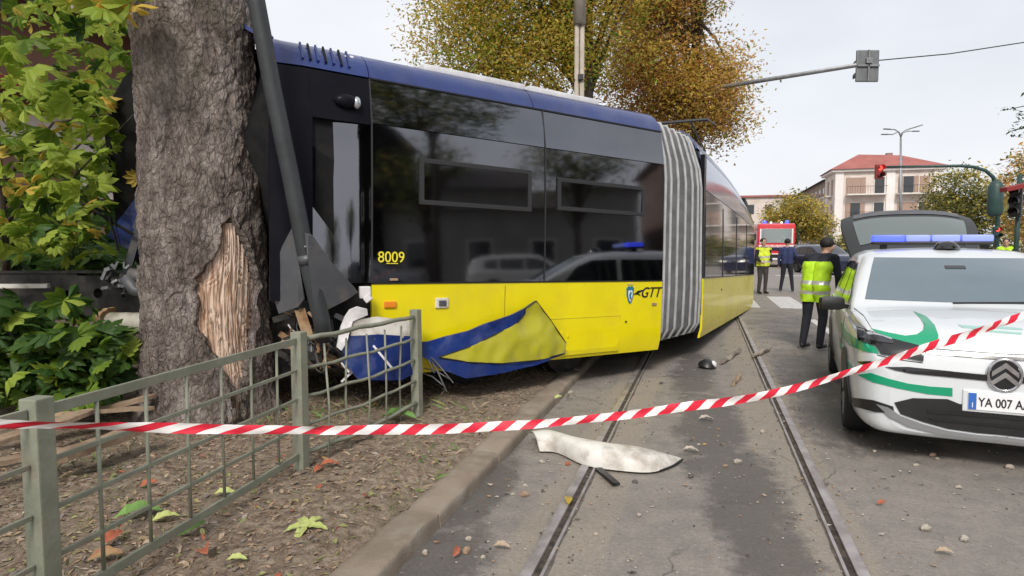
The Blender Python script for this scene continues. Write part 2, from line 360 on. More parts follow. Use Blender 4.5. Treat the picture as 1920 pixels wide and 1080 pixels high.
def wound_material():
    m = pm('bare_wood', (.5, .35, .25), .8); t = m.node_tree; N = t.nodes; p = N['Principled BSDF']; L = t.links
    tc = N.new('ShaderNodeTexCoord'); mp = N.new('ShaderNodeMapping'); mp.inputs['Scale'].default_value = (26, 26, 2.2); L.new(tc.outputs['Object'], mp.inputs[0])
    n = N.new('ShaderNodeTexNoise'); n.inputs['Scale'].default_value = 1; n.inputs['Detail'].default_value = 7; n.inputs['Distortion'].default_value = .5; L.new(mp.outputs[0], n.inputs['Vector'])
    r = N.new('ShaderNodeValToRGB'); L.new(n.outputs['Fac'], r.inputs[0]); e = r.color_ramp.elements
    e[0].position = .27; e[0].color = (.10, .05, .028, 1); e[1].position = .56; e[1].color = (.72, .56, .45, 1); q = e.new(.40); q.color = (.46, .29, .19, 1)
    L.new(r.outputs[0], p.inputs['Base Color']); b = N.new('ShaderNodeBump'); b.inputs['Strength'].default_value = .9; b.inputs['Distance'].default_value = .03
    L.new(n.outputs['Fac'], b.inputs['Height']); L.new(b.outputs[0], p.inputs['Normal'])
wound_material()

# ================================================================ THE SETTING
A_L = ab(gnd(1000, 1080))[0]; A_R = ab(gnd(1605, 1080))[0]; A_K = ab(gnd(858, 955))[0]     # rails, kerb foot
ROADM = Matrix.Rotation(-SA, 4, 'Z')
STAINS = []
def stain(px, py, ra, rb, s=1.0):
    a, b = ab(gnd(px, py)); STAINS.append((a, b, ra, rb, s))
stain(900, 925, .17, .75); stain(830, 1050, .26, .45); stain(935, 850, .12, .5, .8)
stain(1330, 800, .30, 1.4); stain(1400, 930, .26, 1.0); stain(1440, 1040, .22, .5, .9); stain(1300, 700, .25, 1.6, .8)
stain(1555, 790, .28, .9); stain(1500, 700, .35, 1.8, .9); stain(1640, 830, .5, .35, .7); stain(1480, 610, .7, 3.0, .5)
def road_material(name='road_surface', strips=True):
    m = pm(name, (.2, .19, .18), .85); t = m.node_tree; N = t.nodes; p = N['Principled BSDF']; L = t.links
    tc = N.new('ShaderNodeTexCoord'); o = tc.outputs['Object']
    def nz(sc, d=6, rough=.6, vec=o):
        n = N.new('ShaderNodeTexNoise'); n.inputs['Scale'].default_value = sc; n.inputs['Detail'].default_value = d; n.inputs['Roughness'].default_value = rough; L.new(vec, n.inputs['Vector']); return n.outputs['Fac']
    def mt(op, a, b=None, c=None):
        x = N.new('ShaderNodeMath'); x.operation = op
        for i, q in enumerate((a, b, c)):
            if q is None: continue
            if isinstance(q, (int, float)): x.inputs[i].default_value = q
            else: L.new(q, x.inputs[i])
        return x.outputs[0]
    def rng(v, a, b, c=0, d=1, smooth=False):
        r = N.new('ShaderNodeMapRange'); L.new(v, r.inputs[0])
        if smooth: r.interpolation_type = 'SMOOTHSTEP'
        for i, q in enumerate((a, b, c, d)): r.inputs[i + 1].default_value = q
        return r.outputs[0]
    def mix(f, a, b, bt='MIX'):
        x = N.new('ShaderNodeMix'); x.data_type = 'RGBA'; x.blend_type = bt
        if isinstance(f, float): x.inputs[0].default_value = f
        else: L.new(f, x.inputs[0])
        for i, q in ((6, a), (7, b)):
            if isinstance(q, tuple): x.inputs[i].default_value = (*q, 1)
            else: L.new(q, x.inputs[i])
        return x.outputs[2]
    sp = N.new('ShaderNodeSeparateXYZ'); L.new(o, sp.inputs[0]); X, Y = sp.outputs[0], sp.outputs[1]
    base = mix(rng(nz(.7, 5), .35, .65), (.235, .21, .19), (.185, .17, .158))
    base = mix(rng(nz(5, 8, .7), .38, .68), base, (.28, .25, .22))
    if strips:
        wob = mt('MULTIPLY', mt('SUBTRACT', nz(2.0, 5), .5), .18)
        for ar in (A_L, A_R):
            dist = mt('ABSOLUTE', mt('ADD', mt('SUBTRACT', X, ar + (.05 if ar == A_L else -.12)), wob))
            base = mix(mt('MULTIPLY', rng(dist, .27, .22, 0, .75), rng(nz(3, 6), .25, .5)), base, (.29, .25, .205))
    # damp stains
    tot = None
    wx = mt('MULTIPLY', mt('SUBTRACT', nz(1.7, 7, .65), .5), 1.0)
    for a, b, ra, rb, s in (STAINS if strips else []):
        d = mt('ADD', mt('POWER', mt('DIVIDE', mt('SUBTRACT', X, a), ra), 2.0), mt('POWER', mt('DIVIDE', mt('SUBTRACT', Y, b), rb), 2.0))
        v = mt('MULTIPLY', mt('SUBTRACT', 1.0, d), s); tot = v if tot is None else mt('MAXIMUM', tot, v)
    if tot is not None:
        msk = rng(mt('ADD', mt('ADD', tot, mt('MULTIPLY', wx, 2.6)), mt('MULTIPLY', mt('SUBTRACT', nz(9, 8, .75), .5), 2.6)), -.25, .45, 0, .78)
        base = mix(msk, base, (.088, .08, .075))
    speck = rng(nz(170, 3, .8), .35, .7, .72, 1.28)
    gy = N.new('ShaderNodeCombineColor'); [L.new(speck, gy.inputs[i]) for i in range(3)]
    base = mix(1.0, base, gy.outputs[0], 'MULTIPLY')
    vo = N.new('ShaderNodeTexVoronoi'); vo.inputs['Scale'].default_value = 11; L.new(o, vo.inputs['Vector'])
    dots = mt('MULTIPLY', rng(vo.outputs['Distance'], .14, .09), rng(nz(2.3, 4), .48, .6))
    base = mix(mt('MULTIPLY', dots, .6), base, (.34, .30, .26))
    sp2 = rng(nz(42, 4, .7), .34, .66, .84, 1.16); g2 = N.new('ShaderNodeCombineColor'); [L.new(sp2, g2.inputs[i]) for i in range(3)]
    base = mix(1.0, base, g2.outputs[0], 'MULTIPLY')
    wv = N.new('ShaderNodeVectorMath'); wv.operation = 'MULTIPLY_ADD'; nzc = N.new('ShaderNodeTexNoise'); nzc.inputs['Scale'].default_value = 2.5; nzc.inputs['Detail'].default_value = 6; L.new(o, nzc.inputs['Vector']); L.new(nzc.outputs['Color'], wv.inputs[0]); wv.inputs[1].default_value = (.5, .5, .5); L.new(o, wv.inputs[2])
    vc = N.new('ShaderNodeTexVoronoi'); vc.feature = 'DISTANCE_TO_EDGE'; vc.inputs['Scale'].default_value = .75; L.new(wv.outputs[0], vc.inputs['Vector'])
    base = mix(mt('MULTIPLY', rng(vc.outputs['Distance'], .009, .003), rng(nz(.6, 3), .47, .6, 0, .75)), base, (.06, .055, .05))
    L.new(base, p.inputs['Base Color'])
    rg = rng(nz(2.5, 6), .35, .65, .62, .92)
    if tot is not None: rg = mt('SUBTRACT', rg, mt('MULTIPLY', msk, .22))
    L.new(rg, p.inputs['Roughness'])
    b = N.new('ShaderNodeBump'); b.inputs['Strength'].default_value = .5; b.inputs['Distance'].default_value = .012
    L.new(mt('ADD', nz(90, 8, .75), mt('MULTIPLY', nz(6, 5), 2.0)), b.inputs['Height']); L.new(b.outputs[0], p.inputs['Normal'])
road_material(); road_material('far_ground', False)
def soil_material():
    m = pm('soil', (.2, .15, .11), .95); t = m.node_tree; N = t.nodes; p = N['Principled BSDF']; L = t.links
    tc = N.new('ShaderNodeTexCoord'); o = tc.outputs['Object']
    def nz(sc, d=8, r=.65):
        n = N.new('ShaderNodeTexNoise'); n.inputs['Scale'].default_value = sc; n.inputs['Detail'].default_value = d; n.inputs['Roughness'].default_value = r; L.new(o, n.inputs['Vector']); return n.outputs['Fac']
    r = N.new('ShaderNodeValToRGB'); L.new(nz(14, 9, .75), r.inputs[0]); e = r.color_ramp.elements
    e[0].position = .33; e[0].color = (.115, .083, .058, 1); e[1].position = .66; e[1].color = (.50, .41, .31, 1); q = e.new(.5); q.color = (.295, .225, .165, 1)
    mr = N.new('ShaderNodeMapRange'); L.new(nz(1.1, 5), mr.inputs[0]); mr.inputs[1].default_value = .5; mr.inputs[2].default_value = .68; mr.inputs[4].default_value = .6
    x = N.new('ShaderNodeMix'); x.data_type = 'RGBA'; L.new(mr.outputs[0], x.inputs[0]); L.new(r.outputs[0], x.inputs[6]); x.inputs[7].default_value = (.13, .125, .075, 1)
    L.new(x.outputs[2], p.inputs['Base Color']); b = N.new('ShaderNodeBump'); b.inputs['Strength'].default_value = 1; b.inputs['Distance'].default_value = .03
    L.new(nz(40, 9, .75), b.inputs['Height']); L.new(b.outputs[0], p.inputs['Normal'])
soil_material()

g = MB().add([(-700, -300, -.012), (700, -300, -.012), (700, 1500, -.012), (-700, 1500, -.012)], [(0, 1, 2, 3)]).build('ground', 'far_ground'); tag(g, kind='structure')
rd = MB(); rd.grid(40, 120, lambda i, j: Vector((A_K - .02 + i * .62, -12 + j * 1.1, 0)))
road = rd.build('road', 'road_surface', M=ROADM); tag(road, kind='structure')
# rails set in the road: running head, groove, check lip
B0, B1 = -6, 70
for ar, sgn in ((A_L, 1), (A_R, -1)):
    def strip(a0, a1, z0, z1, n=1):
        q = MB(); q.box(((a0 + a1) / 2, (B0 + B1) / 2, (z0 + z1) / 2), (abs(a1 - a0), B1 - B0, z1 - z0), ch=.004 if z1 > .012 else 0); return q
    rail = strip(ar - sgn * .056, ar, .0, .022).build('rail', 'rail_steel', road, 40)
    strip(ar, ar + sgn * .033, .001, .005).build('groove', 'rail_groove', rail)
    strip(ar + sgn * .033, ar + sgn * .050, .0, .017).build('check_lip', 'rail_steel', rail, 40)
    for off, wd in ((-.056, -.012), (.050, .018)):
        q = MB(); n = 240
        def fn(i, j, off=off, wd=wd, ar=ar, sgn=sgn):
            b = -1 + (j / (n - 1)) ** 1.6 * 50; e = (.6 + .8 * noise.noise(Vector((b * 5, ar + off * 30, 0)))) if i else 0
            return Vector((ar + sgn * (off + wd * e * (1 if i else 0)), b, .004 if i == 0 else .002))
        q.grid(2, n, fn); q.build('joint', 'rail_joint', rail)
# zebra crossing and stop line
ca, cb = ab(gnd(1437, 556)); cb0 = ab(gnd(1455, 578))[1]
for k in range(-1, 8):
    a0 = ca + k * 1.12
    q = MB(); q.add([(a0, cb0, .005), (a0 + .66, cb0, .005), (a0 + .66, cb, .005), (a0, cb, .005)], [(0, 1, 2, 3)]); q.build('crossing_stripe', 'road_paint', road)
sa, sb = ab(gnd(1515, 518))
MB().add([(sa - 1.5, sb, .005), (sa + 9, sb, .005), (sa + 9, sb + .6, .005), (sa - 1.5, sb + .6, .005)], [(0, 1, 2, 3)]).build('stop_line', 'road_paint', road)
sa, sb = ab(gnd(1528, 612))
MB().add([(sa + .05, sb - 1.6, .005), (sa + .19, sb - 1.6, .005), (sa + .19, sb + 1.2, .005), (sa + .05, sb + 1.2, .005)], [(0, 1, 2, 3)]).build('lane_line', 'road_paint', road)

# kerb: separate stones along the verge
kerb = MB().box((A_K - .13, 30, -.03), (.2, 84, .05)).build('kerb', 'rail_joint', M=ROADM); tag(kerb, kind='structure')
cr = ab(gnd(798, 985))[1]
KH = .09
edges = [cr - 1.06 * 4 + 1.06 * k for k in range(34)]
for k, b0 in enumerate(edges):
    rnd = random.Random(k); b1 = b0 + 1.06
    nx, ny = 9, 18; q = MB()
    tl, hz = rnd.uniform(-.012, .012), rnd.uniform(-.008, .008)
    prof = [(0, -.02), (0, .05), (.003, KH - .016), (.012, KH - .003), (.05, KH), (.16, KH + .004), (.205, KH - .004), (.218, KH - .03), (.22, -.02)]
    def fn(i, j):
        b = b0 + .004 + (b1 - b0 - .008) * j / (ny - 1); e = min(j, ny - 1 - j) / 2.0; e = max(0, 1 - e) * .012
        o, z = prof[i]; nn = noise.noise(Vector((o * 9, b * 6, z * 9))) * .012 + noise.noise(Vector((o * 30, b * 26, z * 20))) * .004
        return Vector((A_K - o + tl * (b - b0) + (nn if i < 4 else 0), b, z + (hz if z > .03 else 0) + (nn * .7 - e if z > .03 else 0)))
    q.grid(nx, ny, fn)
    k0 = len(q.v) - nx * ny
    q.f.append([k0 + i for i in range(nx)]); q.m.append(0); q.f.append([k0 + (ny - 1) * nx + i for i in range(nx)][::-1]); q.m.append(0)
    q.build('kerbstone', 'kerb_stone', kerb, 60)
# verge of soil between kerb and fence, and the planted ground behind it
def vz(a, b):
    e = min(1, max(0, (A_K - .2 - a) / .25))
    return .068 + e * (.03 + .05 * noise.noise(Vector((a * .8, b * .8, 1))) + .022 * noise.noise(Vector((a * 4, b * 4, 2))) + .01 * noise.noise(Vector((a * 14, b * 14, 3)))) 
vg = MB()
def vfn(i, j):
    a = A_K - .21 - 16 * (i / 139) ** 2.2; b = -2 + 42 * (j / 239) ** 1.7
    return Vector((a, b, vz(a, b)))
vg.grid(140, 240, vfn)
verge = vg.build('verge', 'soil', None, True, ROADM); tag(verge, kind='structure')
def vpt(a, b, dz=0): return st(a, b, vz(a, b) + dz)
def on_verge(px, py):
    p = gnd(px, py, .1); a, b = ab(p); return vpt(a, b)
# pavement on the far right with its kerb
pv = MB().box((18.2, 8, .06), (6.4, 44, .12), ch=.02).build('pavement', 'stucco_grey', M=ROADM); tag(pv, kind='structure')

# litter on the verge (needles, chips, dead leaves): uncountable
lt = MB(); rl = random.Random(3)
for k in range(30000):
    b = .8 + 10 * rl.random() ** 1.5; a = A_K - .2 - 3.4 * rl.random() ** .9 * min(1, .4 + b / 6)
    p = Vector((a, b, vz(a, b) + .004)); an = rl.uniform(0, 6.28); l = rl.uniform(.006, .034); wd = l * rl.choice((.06, .08, .1, .3, .45))
    if noise.noise(Vector((a * 1.3, b * 1.3, 9))) < rl.uniform(-.7, .25): l *= .7
    x = Vector((math.cos(an), math.sin(an), rl.uniform(-.35, .35))); y = Vector((-math.sin(an), math.cos(an), rl.uniform(-.4, .4)))
    g_ = noise.noise(Vector((a * .9, b * .9, 4)))
    mi = rl.choices((0, 1, 2, 3), (4, 4, 3, 4 if g_ > .1 else .5))[0]
    lt.add([p - x * l, p + y * wd + Vector((0, 0, .006)), p + x * l, p - y * wd + Vector((0, 0, .004))], [(0, 1, 2), (0, 2, 3)], mi)
for k in range(260):                         # curled dry leaves among it
    b = 1.1 + 7 * rl.random() ** 1.3; a = A_K - .26 - rl.random() ** .8 * (1.0 + .28 * b); s = rl.uniform(.02, .05); M_ = Matrix.Translation((a, b, vz(a, b) + .016)) @ Euler((rl.gauss(0, .5), rl.gauss(0, .5), rl.uniform(0, 6.3))).to_matrix().to_4x4() @ Matrix.Scale(s, 4)
    lt.add([M_ @ Vector(v) for v in ((0, 0, 0), (.3, .27, .16), (.7, .23, .12), (1, 0, -.1), (.7, -.23, .12), (.3, -.27, .16), (.5, 0, 0))], [(0, 6, 1), (1, 6, 2), (2, 6, 3), (3, 6, 4), (4, 6, 5), (5, 6, 0)], rl.choices((0, 1, 4, 3), (4, 4, 3, 1))[0])
litter = lt.build('leaf_litter', ['litter_tan', 'litter_brown', 'litter_grey', 'litter_green', 'dead_red'], M=ROADM)
tag(litter, 'brown dry leaf litter and chips covering the verge soil', 'leaf litter', kind='stuff')
# tufts of dry grass along the fence and below the tram
tf = MB(); rl = random.Random(8)
for k in range(5200):
    b = 1.0 + 8.5 * rl.random() ** 1.2; a = A_K - .24 - 2.6 * rl.random()
    if noise.noise(Vector((a * 1.1, b * .9, 31))) < .08 + .25 * rl.random(): continue
    p = Vector((a, b, vz(a, b) - .004)); h_ = rl.uniform(.02, .085); an = rl.uniform(0, 6.28); d_ = Vector((math.cos(an), math.sin(an), 0)); ln = Vector((rl.gauss(0, .5), rl.gauss(0, .5), 1)) * h_
    tf.add([p - d_ * .0022, p + d_ * .0022, p + ln * .6 + d_ * .0015, p + ln + Vector((ln.x, ln.y, -h_ * .15)) * .6], [(0, 1, 2), (0, 2, 3)], rl.choices((0, 1, 2), (4, 2, 2))[0])
tag(tf.build('dry_grass', ['litter_tan', 'litter_green', 'fresh_leaf'], M=ROADM), 'thin dry grass tufts on the verge by fence and kerb', 'grass', kind='stuff')
# grit on the asphalt
gt = MB(); rl = random.Random(5)
for k in range(2600):
    b = 1.6 + 13 * rl.random() ** 1.6; a = A_K + .05 + 4.2 * rl.random()
    if rl.random() < .45: a = rl.choice((A_L, A_R)) + rl.gauss(0, .22)
    if a < A_K + .01: continue
    s = rl.uniform(.003, .011); c = Vector((a, b, s * .5)); mi = rl.choices((0, 1, 2), (3, 3, 2))[0]
    vs = [c + Vector((rl.uniform(.6, 1.2) * s * x, rl.uniform(.6, 1.2) * s * y, rl.uniform(.4, .9) * s * z)) for x, y, z in ((1, 0, 0), (-1, 0, 0), (0, 1, 0), (0, -1, 0), (0, 0, 1), (0, 0, -1))]
    gt.add(vs, [(0, 2, 4), (2, 1, 4), (1, 3, 4), (3, 0, 4), (2, 0, 5), (1, 2, 5), (3, 1, 5), (0, 3, 5)], mi)
for k in range(420):                         # flakes of paint, bark and leaf crumbs
    b = 1.8 + 11 * rl.random() ** 1.5; a = A_K + .05 + 4.6 * rl.random(); s = rl.uniform(.008, .030); an = rl.uniform(0, 6.28); n_ = rl.choice((4, 5, 6))
    gt.add([Vector((a + s * rl.uniform(.4, 1.1) * math.cos(an + 6.283 * i / n_), b + .6 * s * rl.uniform(.4, 1.1) * math.sin(an + 6.283 * i / n_), .004 + rl.uniform(0, .012))) for i in range(n_)], [tuple(range(n_))], rl.choices((0, 1, 2, 3, 4), (4, 4, 2, 2, 2))[0])
grit = gt.build('road_grit', ['pebble_pale', 'pebble_dark', 'pebble_tan', 'dead_leaf', 'litter_tan'], M=ROADM); tag(grit, 'fine grit and crumbs strewn over asphalt and rails', 'grit', kind='stuff')

# ================================================================ THE TRAM
# section frame: x from the bellows end towards the cab, y outwards to the camera side (1.2 at the skin), z up
def section_matrix(near_bottom, far_dir, zb=.30):
    X = far_dir.normalized(); Y = Vector((0, 0, 1)).cross(X).normalized(); Z = X.cross(Y)
    M3 = Matrix((X, Y, Z)).transposed(); o = Vector(near_bottom) - Y * 1.2 - Z * zb
    return Matrix.Translation(o) @ M3.to_4x4()
P1 = gnd(1238, 656, .30)
D1 = -ray(2684, 512)
M1 = section_matrix(P1, D1)
P2 = at(1316, 634, 8.75); P2b = at(1412, 577, 16.0)
_x = (P2b - P2).normalized(); M2 = section_matrix(P2, -_x)       # x towards the cab again, so the section lies at negative x
LEN2 = (P2b - P2).length
tram_base = M1 @ Vector((2.0, 0, 0)); tram_base.z = 0
tram = empty('tram', tram_base)
tag(tram, 'derailed yellow and blue articulated tram rammed against the tree', 'tram')
TI = Matrix.Translation(-tram_base)
def m1loc(px, py, y=1.2):                    # photo pixel -> (x, z) on the section's side plane
    I = M1.inverted(); o = I @ Vector((0, 0, H)); d = I.to_3x3() @ ray(px, py); t = (y - o.y) / d.y; q = o + d * t; return q.x, q.z
PROF_SKIRT = [(1.165, .30), (1.195, .36), (1.2, .6), (1.2, 1.125)]
PROF_WIN = [(1.2, 1.135), (1.196, 1.5), (1.186, 2.0), (1.168, 2.5)]
PROF_UP = [(1.167, 2.508), (1.14, 2.7), (1.10, 2.89)]
PROF_BLUE = [(1.10, 2.905), (1.065, 2.99), (1.0, 3.07), (.91, 3.13), (.80, 3.165)]
def prof_y(z):
    P = PROF_SKIRT + PROF_WIN[1:] + PROF_UP[1:] + PROF_BLUE[1:]
    for (y0, z0), (y1, z1) in zip(P, P[1:]):
        if z0 <= z <= z1: return y0 + (y1 - y0) * (z - z0) / max(1e-6, z1 - z0)
    return 1.2
def panel(x0, x1, prof, th=.028, side=1, warp=None, nx=6):
    q = MB(); n = len(prof); g = .004
    xs = [x0 + g + (x1 - x0 - 2 * g) * i / (nx - 1) for i in range(nx)]
    def pt(x, k, inn):
        y, z = prof[k]
        p = Vector((x, (y - (th if inn else 0)) * side, z))
        return warp(p) if warp else p
    out = [pt(x, k, 0) for x in xs for k in range(n)]; inn = [pt(x, k, 1) for x in xs for k in range(n)]
    N_ = len(out); fs = []
    for i in range(nx - 1):
        for k in range(n - 1):
            a, b, c, d = i * n + k, (i + 1) * n + k, (i + 1) * n + k + 1, i * n + k + 1
            fs.append((a, b, c, d) if side < 0 else (a, d, c, b)); fs.append((N_ + a, N_ + d, N_ + c, N_ + b))
    for i in range(nx - 1):
        for k in (0, n - 1): a, b = i * n + k, (i + 1) * n + k; fs.append((a, b, N_ + b, N_ + a))
    for k in range(n - 1):
        for i in (0, nx - 1): a, b = i * n + k, i * n + k + 1; fs.append((a, b, N_ + b, N_ + a))
    q.add(out + inn, fs); return q
def subprof(z0, z1, n=5): return [(prof_y(z0 + (z1 - z0) * i / (n - 1)), z0 + (z1 - z0) * i / (n - 1)) for i in range(n)]
def shell(x0, fronts, zrake=0):
    half = [(1.13, .36), (1.16, .42), (1.16, 1.1), (1.155, 1.5), (1.14, 2.0), (1.12, 2.5), (1.06, 2.88), (.95, 3.05), (.74, 3.12), (.3, 3.16)]
    ring = half + [(-y, z) for y, z in half[::-1]]
    q = MB(); n = len(ring); cols = 5
    q.grid(n, cols, lambda i, j: Vector((x0 + (fronts(*ring[i]) - x0) * j / (cols - 1), ring[i][0], ring[i][1])), loop=True)
    k = len(q.v) - n * cols
    q.f.append([k + i for i in range(n)]); q.m.append(0); q.f.append([k + (cols - 1) * n + i for i in range(n)][::-1]); q.m.append(0)
    return q

pm('olive_joint', (.30, .26, .01), .6)
# ---- section 1 (cab end, off the rails)
XC = m1loc(697, 530)[0]                      # seam between saloon and cab
XB = m1loc(1021, 500)[0]                     # seam between the two saloon windows
XWN = m1loc(588, 400)[0]                     # front edge of the cab side window
XF = m1loc(528, 110)[0] + .08
def front1(y, z):
    f = XF + .05 * math.sin(z * 3)
    if y > 0 and z < 2.5: f = min(f, XC + .06)
    if z < 1.3: f = min(f, XWN + .02)
    if y < .45: f += min(1, (.45 - y) / .6) * .55
    if y < -.3: f += min(1, (-.3 - y) / .5) * .40
    if z > 2.7: f -= (z - 2.7) * .35
    return f
s1 = shell(0, front1).build('front_section', 'shell_dark', tram, 30, TI @ M1)
panel(0, XC, subprof(.30, 1.125, 7)).build('skirt_panel', 'tram_yellow', s1, 40)
for x0, x1 in ((0, XB), (XB, XC)):
    panel(x0, x1, PROF_WIN, .03).build('window', 'tram_glass', s1, 40)
    panel(x0, x1, PROF_UP, .03).build('upper_panel', 'upper_glass', s1, 40)
bx = m1loc(1012, 165)[0]
for x0, x1 in ((0, bx), (bx, XC)):
    panel(x0, x1, PROF_BLUE, .03).build('roof_fairing', 'tram_blue', s1, 40)
def crumple(p):
    k = max(0, p.x - XWN) ; n_ = noise.noise(p * 5)
    return p + Vector((0, -.35 * k * k + .04 * k * n_, .03 * n_ * k))
cabcurve = lambda p: p + Vector((0, -.30 * max(0, p.x - XC) ** 1.6, 0))
panel(XC, XWN, [(1.2, 1.135), (1.196, 1.5), (1.186, 2.0), (1.170, 2.48)], warp=cabcurve, nx=9).build('cab_window', 'tram_glass', s1, 40)
panel(XC, XWN + .02, [(1.169, 2.49), (1.14, 2.7), (1.10, 2.89)]).build('cab_panel', 'tram_black', s1, 40)
panel(XWN, XF, [(1.2, 1.0), (1.2, 1.3), (1.19, 1.8), (1.17, 2.5), (1.10, 2.89)], warp=crumple, nx=12).build('cab_pillar', 'tram_black', s1, 40)
panel(XC, XF + .05, PROF_BLUE + [(.6, 3.2)], warp=crumple, nx=12).build('cab_roof_fairing', 'tram_blue', s1, 40)
q = MB(); q.bar((XF + .0, .80, 3.17), (XF + .10, .72, 3.24), .16, .03); q.bar((XF - .1, .86, 3.15), (XF + .02, .80, 3.2), .05, .02); q.build('torn_roof_edge', 'tram_blue', s1)
for k in range(7):                           # vent slats in the cab fairing
    px = 562 + k * 14.5; x, z = m1loc(px, 112, 1.0)
    q = MB(); q.bar((x, 1.085, 2.965), (x - .012, .955, 3.125), .016, .022); q.build('vent_slat', 'shell_dark' if k % 2 else 'tram_blue', s1)
for px, py, h_ in ((650, 113, .10), (661, 112, .09), (683, 100, .05)):
    x, z = m1loc(px, py, 1.02); y = prof_y(min(3.15, z)); q = MB(); q.bar((x, y + .008, z - h_ / 2), (x - .01, prof_y(min(3.16, z + h_ / 2)) + .012, z + h_ / 2), .028 if px < 670 else .012, .006); q.build('painted_sky_slot', 'foam_white', s1)  # white bars painted as bright sky showing through broken slots
x, z = m1loc(664, 190)                       # camera pod on the cab
q = MB(); q.ball((x + .05, 1.16, z), (.11, .055, .062), 14, 9); pod = q.build('camera_pod', 'tram_black', s1, True)
q = MB(); q.ball((x - .03, 1.185, z - .005), (.035, .03, .052), 12, 8); q.build('pod_lens', 'lamp_lens', s1, True)
# dark rub strips, seams
q = MB(); q.box((XC / 2, 1.197, 1.131), (XC, .02, .014)); q.build('belt_strip', 'mark_black', s1)
q = MB(); q.box((XC / 2, 1.10, 2.898), (XC, .02, .014)); q.build('gutter_strip', 'mark_black', s1)
for x in (XB, XC):
    q = MB(); [q.bar((x, prof_y(a) + .003, a), (x, prof_y(b) + .003, b), .012, .012, up=(1, 0, 0)) for a, b in ((1.14, 2.0), (2.0, 2.5), (2.5, 2.89))]; q.build('seam', 'window_frame', s1)
# hopper window frames
for (xa, ya), (xb, yb) in (((792, 296), (993, 393)), ((1050, 333), (1206, 402))):
    x1, z1 = m1loc(xa, ya); x0, z0 = m1loc(xb, yb); z1 -= .02; z0 += .0
    h = .042; q = MB()
    for a, b in (((x0, z0), (x1, z0)), ((x0, z1), (x1, z1))): q.box(((a[0] + b[0]) / 2, prof_y(a[1]) + .009, a[1]), (x1 - x0 + h, .02, h), ch=.004)
    for xx in (x0, x1): q.bar((xx, prof_y(z0) + .009, z0), (xx, prof_y(z1) + .009, z1), .02, h, up=(1, 0, 0))
    fr = q.build('hopper_frame', 'window_grey' if 'window_grey' in MAT else 'window_frame', s1)
    q = MB(); q.box(((x0 + x1) / 2, prof_y((z0 + z1) / 2) + .004, (z0 + z1) / 2), (x1 - x0 - h, .008, z1 - z0 - h)); q.build('hopper_pane', 'tram_glass', fr)
# marks on the side
YX = Matrix(((-1, 0, 0), (0, 0, 1), (0, 1, 0)))   # text frame on the side: reads towards -x
def side(px, py, lift=.004):
    x, z = m1loc(px, py); return Matrix.Translation((x, prof_y(max(.31, z)) + lift, z)) @ YX.to_4x4()
text_mesh('fleet_number', '8009', .135, 'number_yellow', s1, side(733, 483, .013), bold=0, sx=.95)
q = MB(); x, z = m1loc(735, 494); q.box((x, prof_y(z) + .008, z), (.11, .004, .006)); q.build('number_underline', 'number_yellow', s1)
text_mesh('operator_letters', 'GTT', .17, 'mark_black', s1, side(1219, 549), shear=.35, bold=.001, sx=1.0)
x, z = m1loc(1199, 550); q = MB(); q.patch([(x + .10, z - .012), (x + .03, z + .03), (x - .08, z + .045), (x + .02, z + .0), (x - .02, z - .03), (x + .035, z - .012)], lambda a, b: (Vector((a, prof_y(b), b)), Vector((0, 1, 0))), Vector((0, 1, 0)), .03); q.build('operator_swoosh', 'mark_black', s1)
def shield(x, z, w_, h_): return [(x - w_, z + h_ * .75), (x - w_ * .4, z + h_), (x, z + h_ * .85), (x + w_ * .4, z + h_), (x + w_, z + h_ * .75), (x + w_ * .95, z), (x + w_ * .5, z - h_ * .7), (x, z - h_), (x - w_ * .5, z - h_ * .7), (x - w_ * .95, z)]
sidefn = lambda a, b: (Vector((a, prof_y(max(.31, b)), b)), Vector((0, 1, 0))); NY = Vector((0, 1, 0))
x, z = m1loc(1181, 553); cr_ = MB().patch(shield(x, z, .058, .105), sidefn, NY, .03).build('crest', 'crest_teal', s1)
MB().patch(shield(x, z - .01, .034, .066), sidefn, NY, .03, lift=.006).build('crest_field', 'crest_white', cr_)
MB().patch([(x - .018, z - .05), (x + .012, z - .05), (x + .022, z), (x + .0, z + .045), (x - .018, z + .02), (x - .006, z - .01)], sidefn, NY, .03, lift=.009).build('crest_animal', 'crest_teal', cr_)
MB().patch([(x - .045, z + .115), (x - .05, z + .14), (x - .02, z + .125), (x, z + .145), (x + .02, z + .125), (x + .05, z + .14), (x + .045, z + .115)], sidefn, NY, .03).build('crest_crown', 'crest_gold', cr_)
# side fittings
for px, py in ((731, 571), (741, 610)):
    x, z = m1loc(px, py); q = MB(); q.box((x, 1.208, z), (.115, .02, .058), ch=.008); q.build('side_marker', 'orange_lens', s1)
x, z = m1loc(828, 568); q = MB(); q.box((x, 1.206, z), (.135, .02, .095), ch=.008); sk = q.build('socket_cover', 'white_plastic', s1)
q = MB(); q.box((x, 1.222, z), (.075, .012, .05), ch=.004); q.box((x - .015, 1.23, z), (.02, .01, .03)); q.build('socket_plug', 'grey_sheet', sk)
for px, py, w_, h_ in ((1226, 570, .075, .03), (1173, 603, .02, .02), (738, 524, .075, .02)):
    x, z = m1loc(px, py); q = MB(); q.box((x, prof_y(z) + .006, z), (w_, .014, h_), ch=.003); q.build('recess_handle', 'pebble_tan' if w_ > .05 else 'mark_black', s1)
xa, za = m1loc(1010, 600); xb, zb = m1loc(1160, 662)
q = MB(); q.patch([(xa, .34), (xb, .34), (xb, za), (xa, za)], sidefn, NY, .1, th=.006); hatch = q.build('access_hatch', 'tram_yellow', s1)
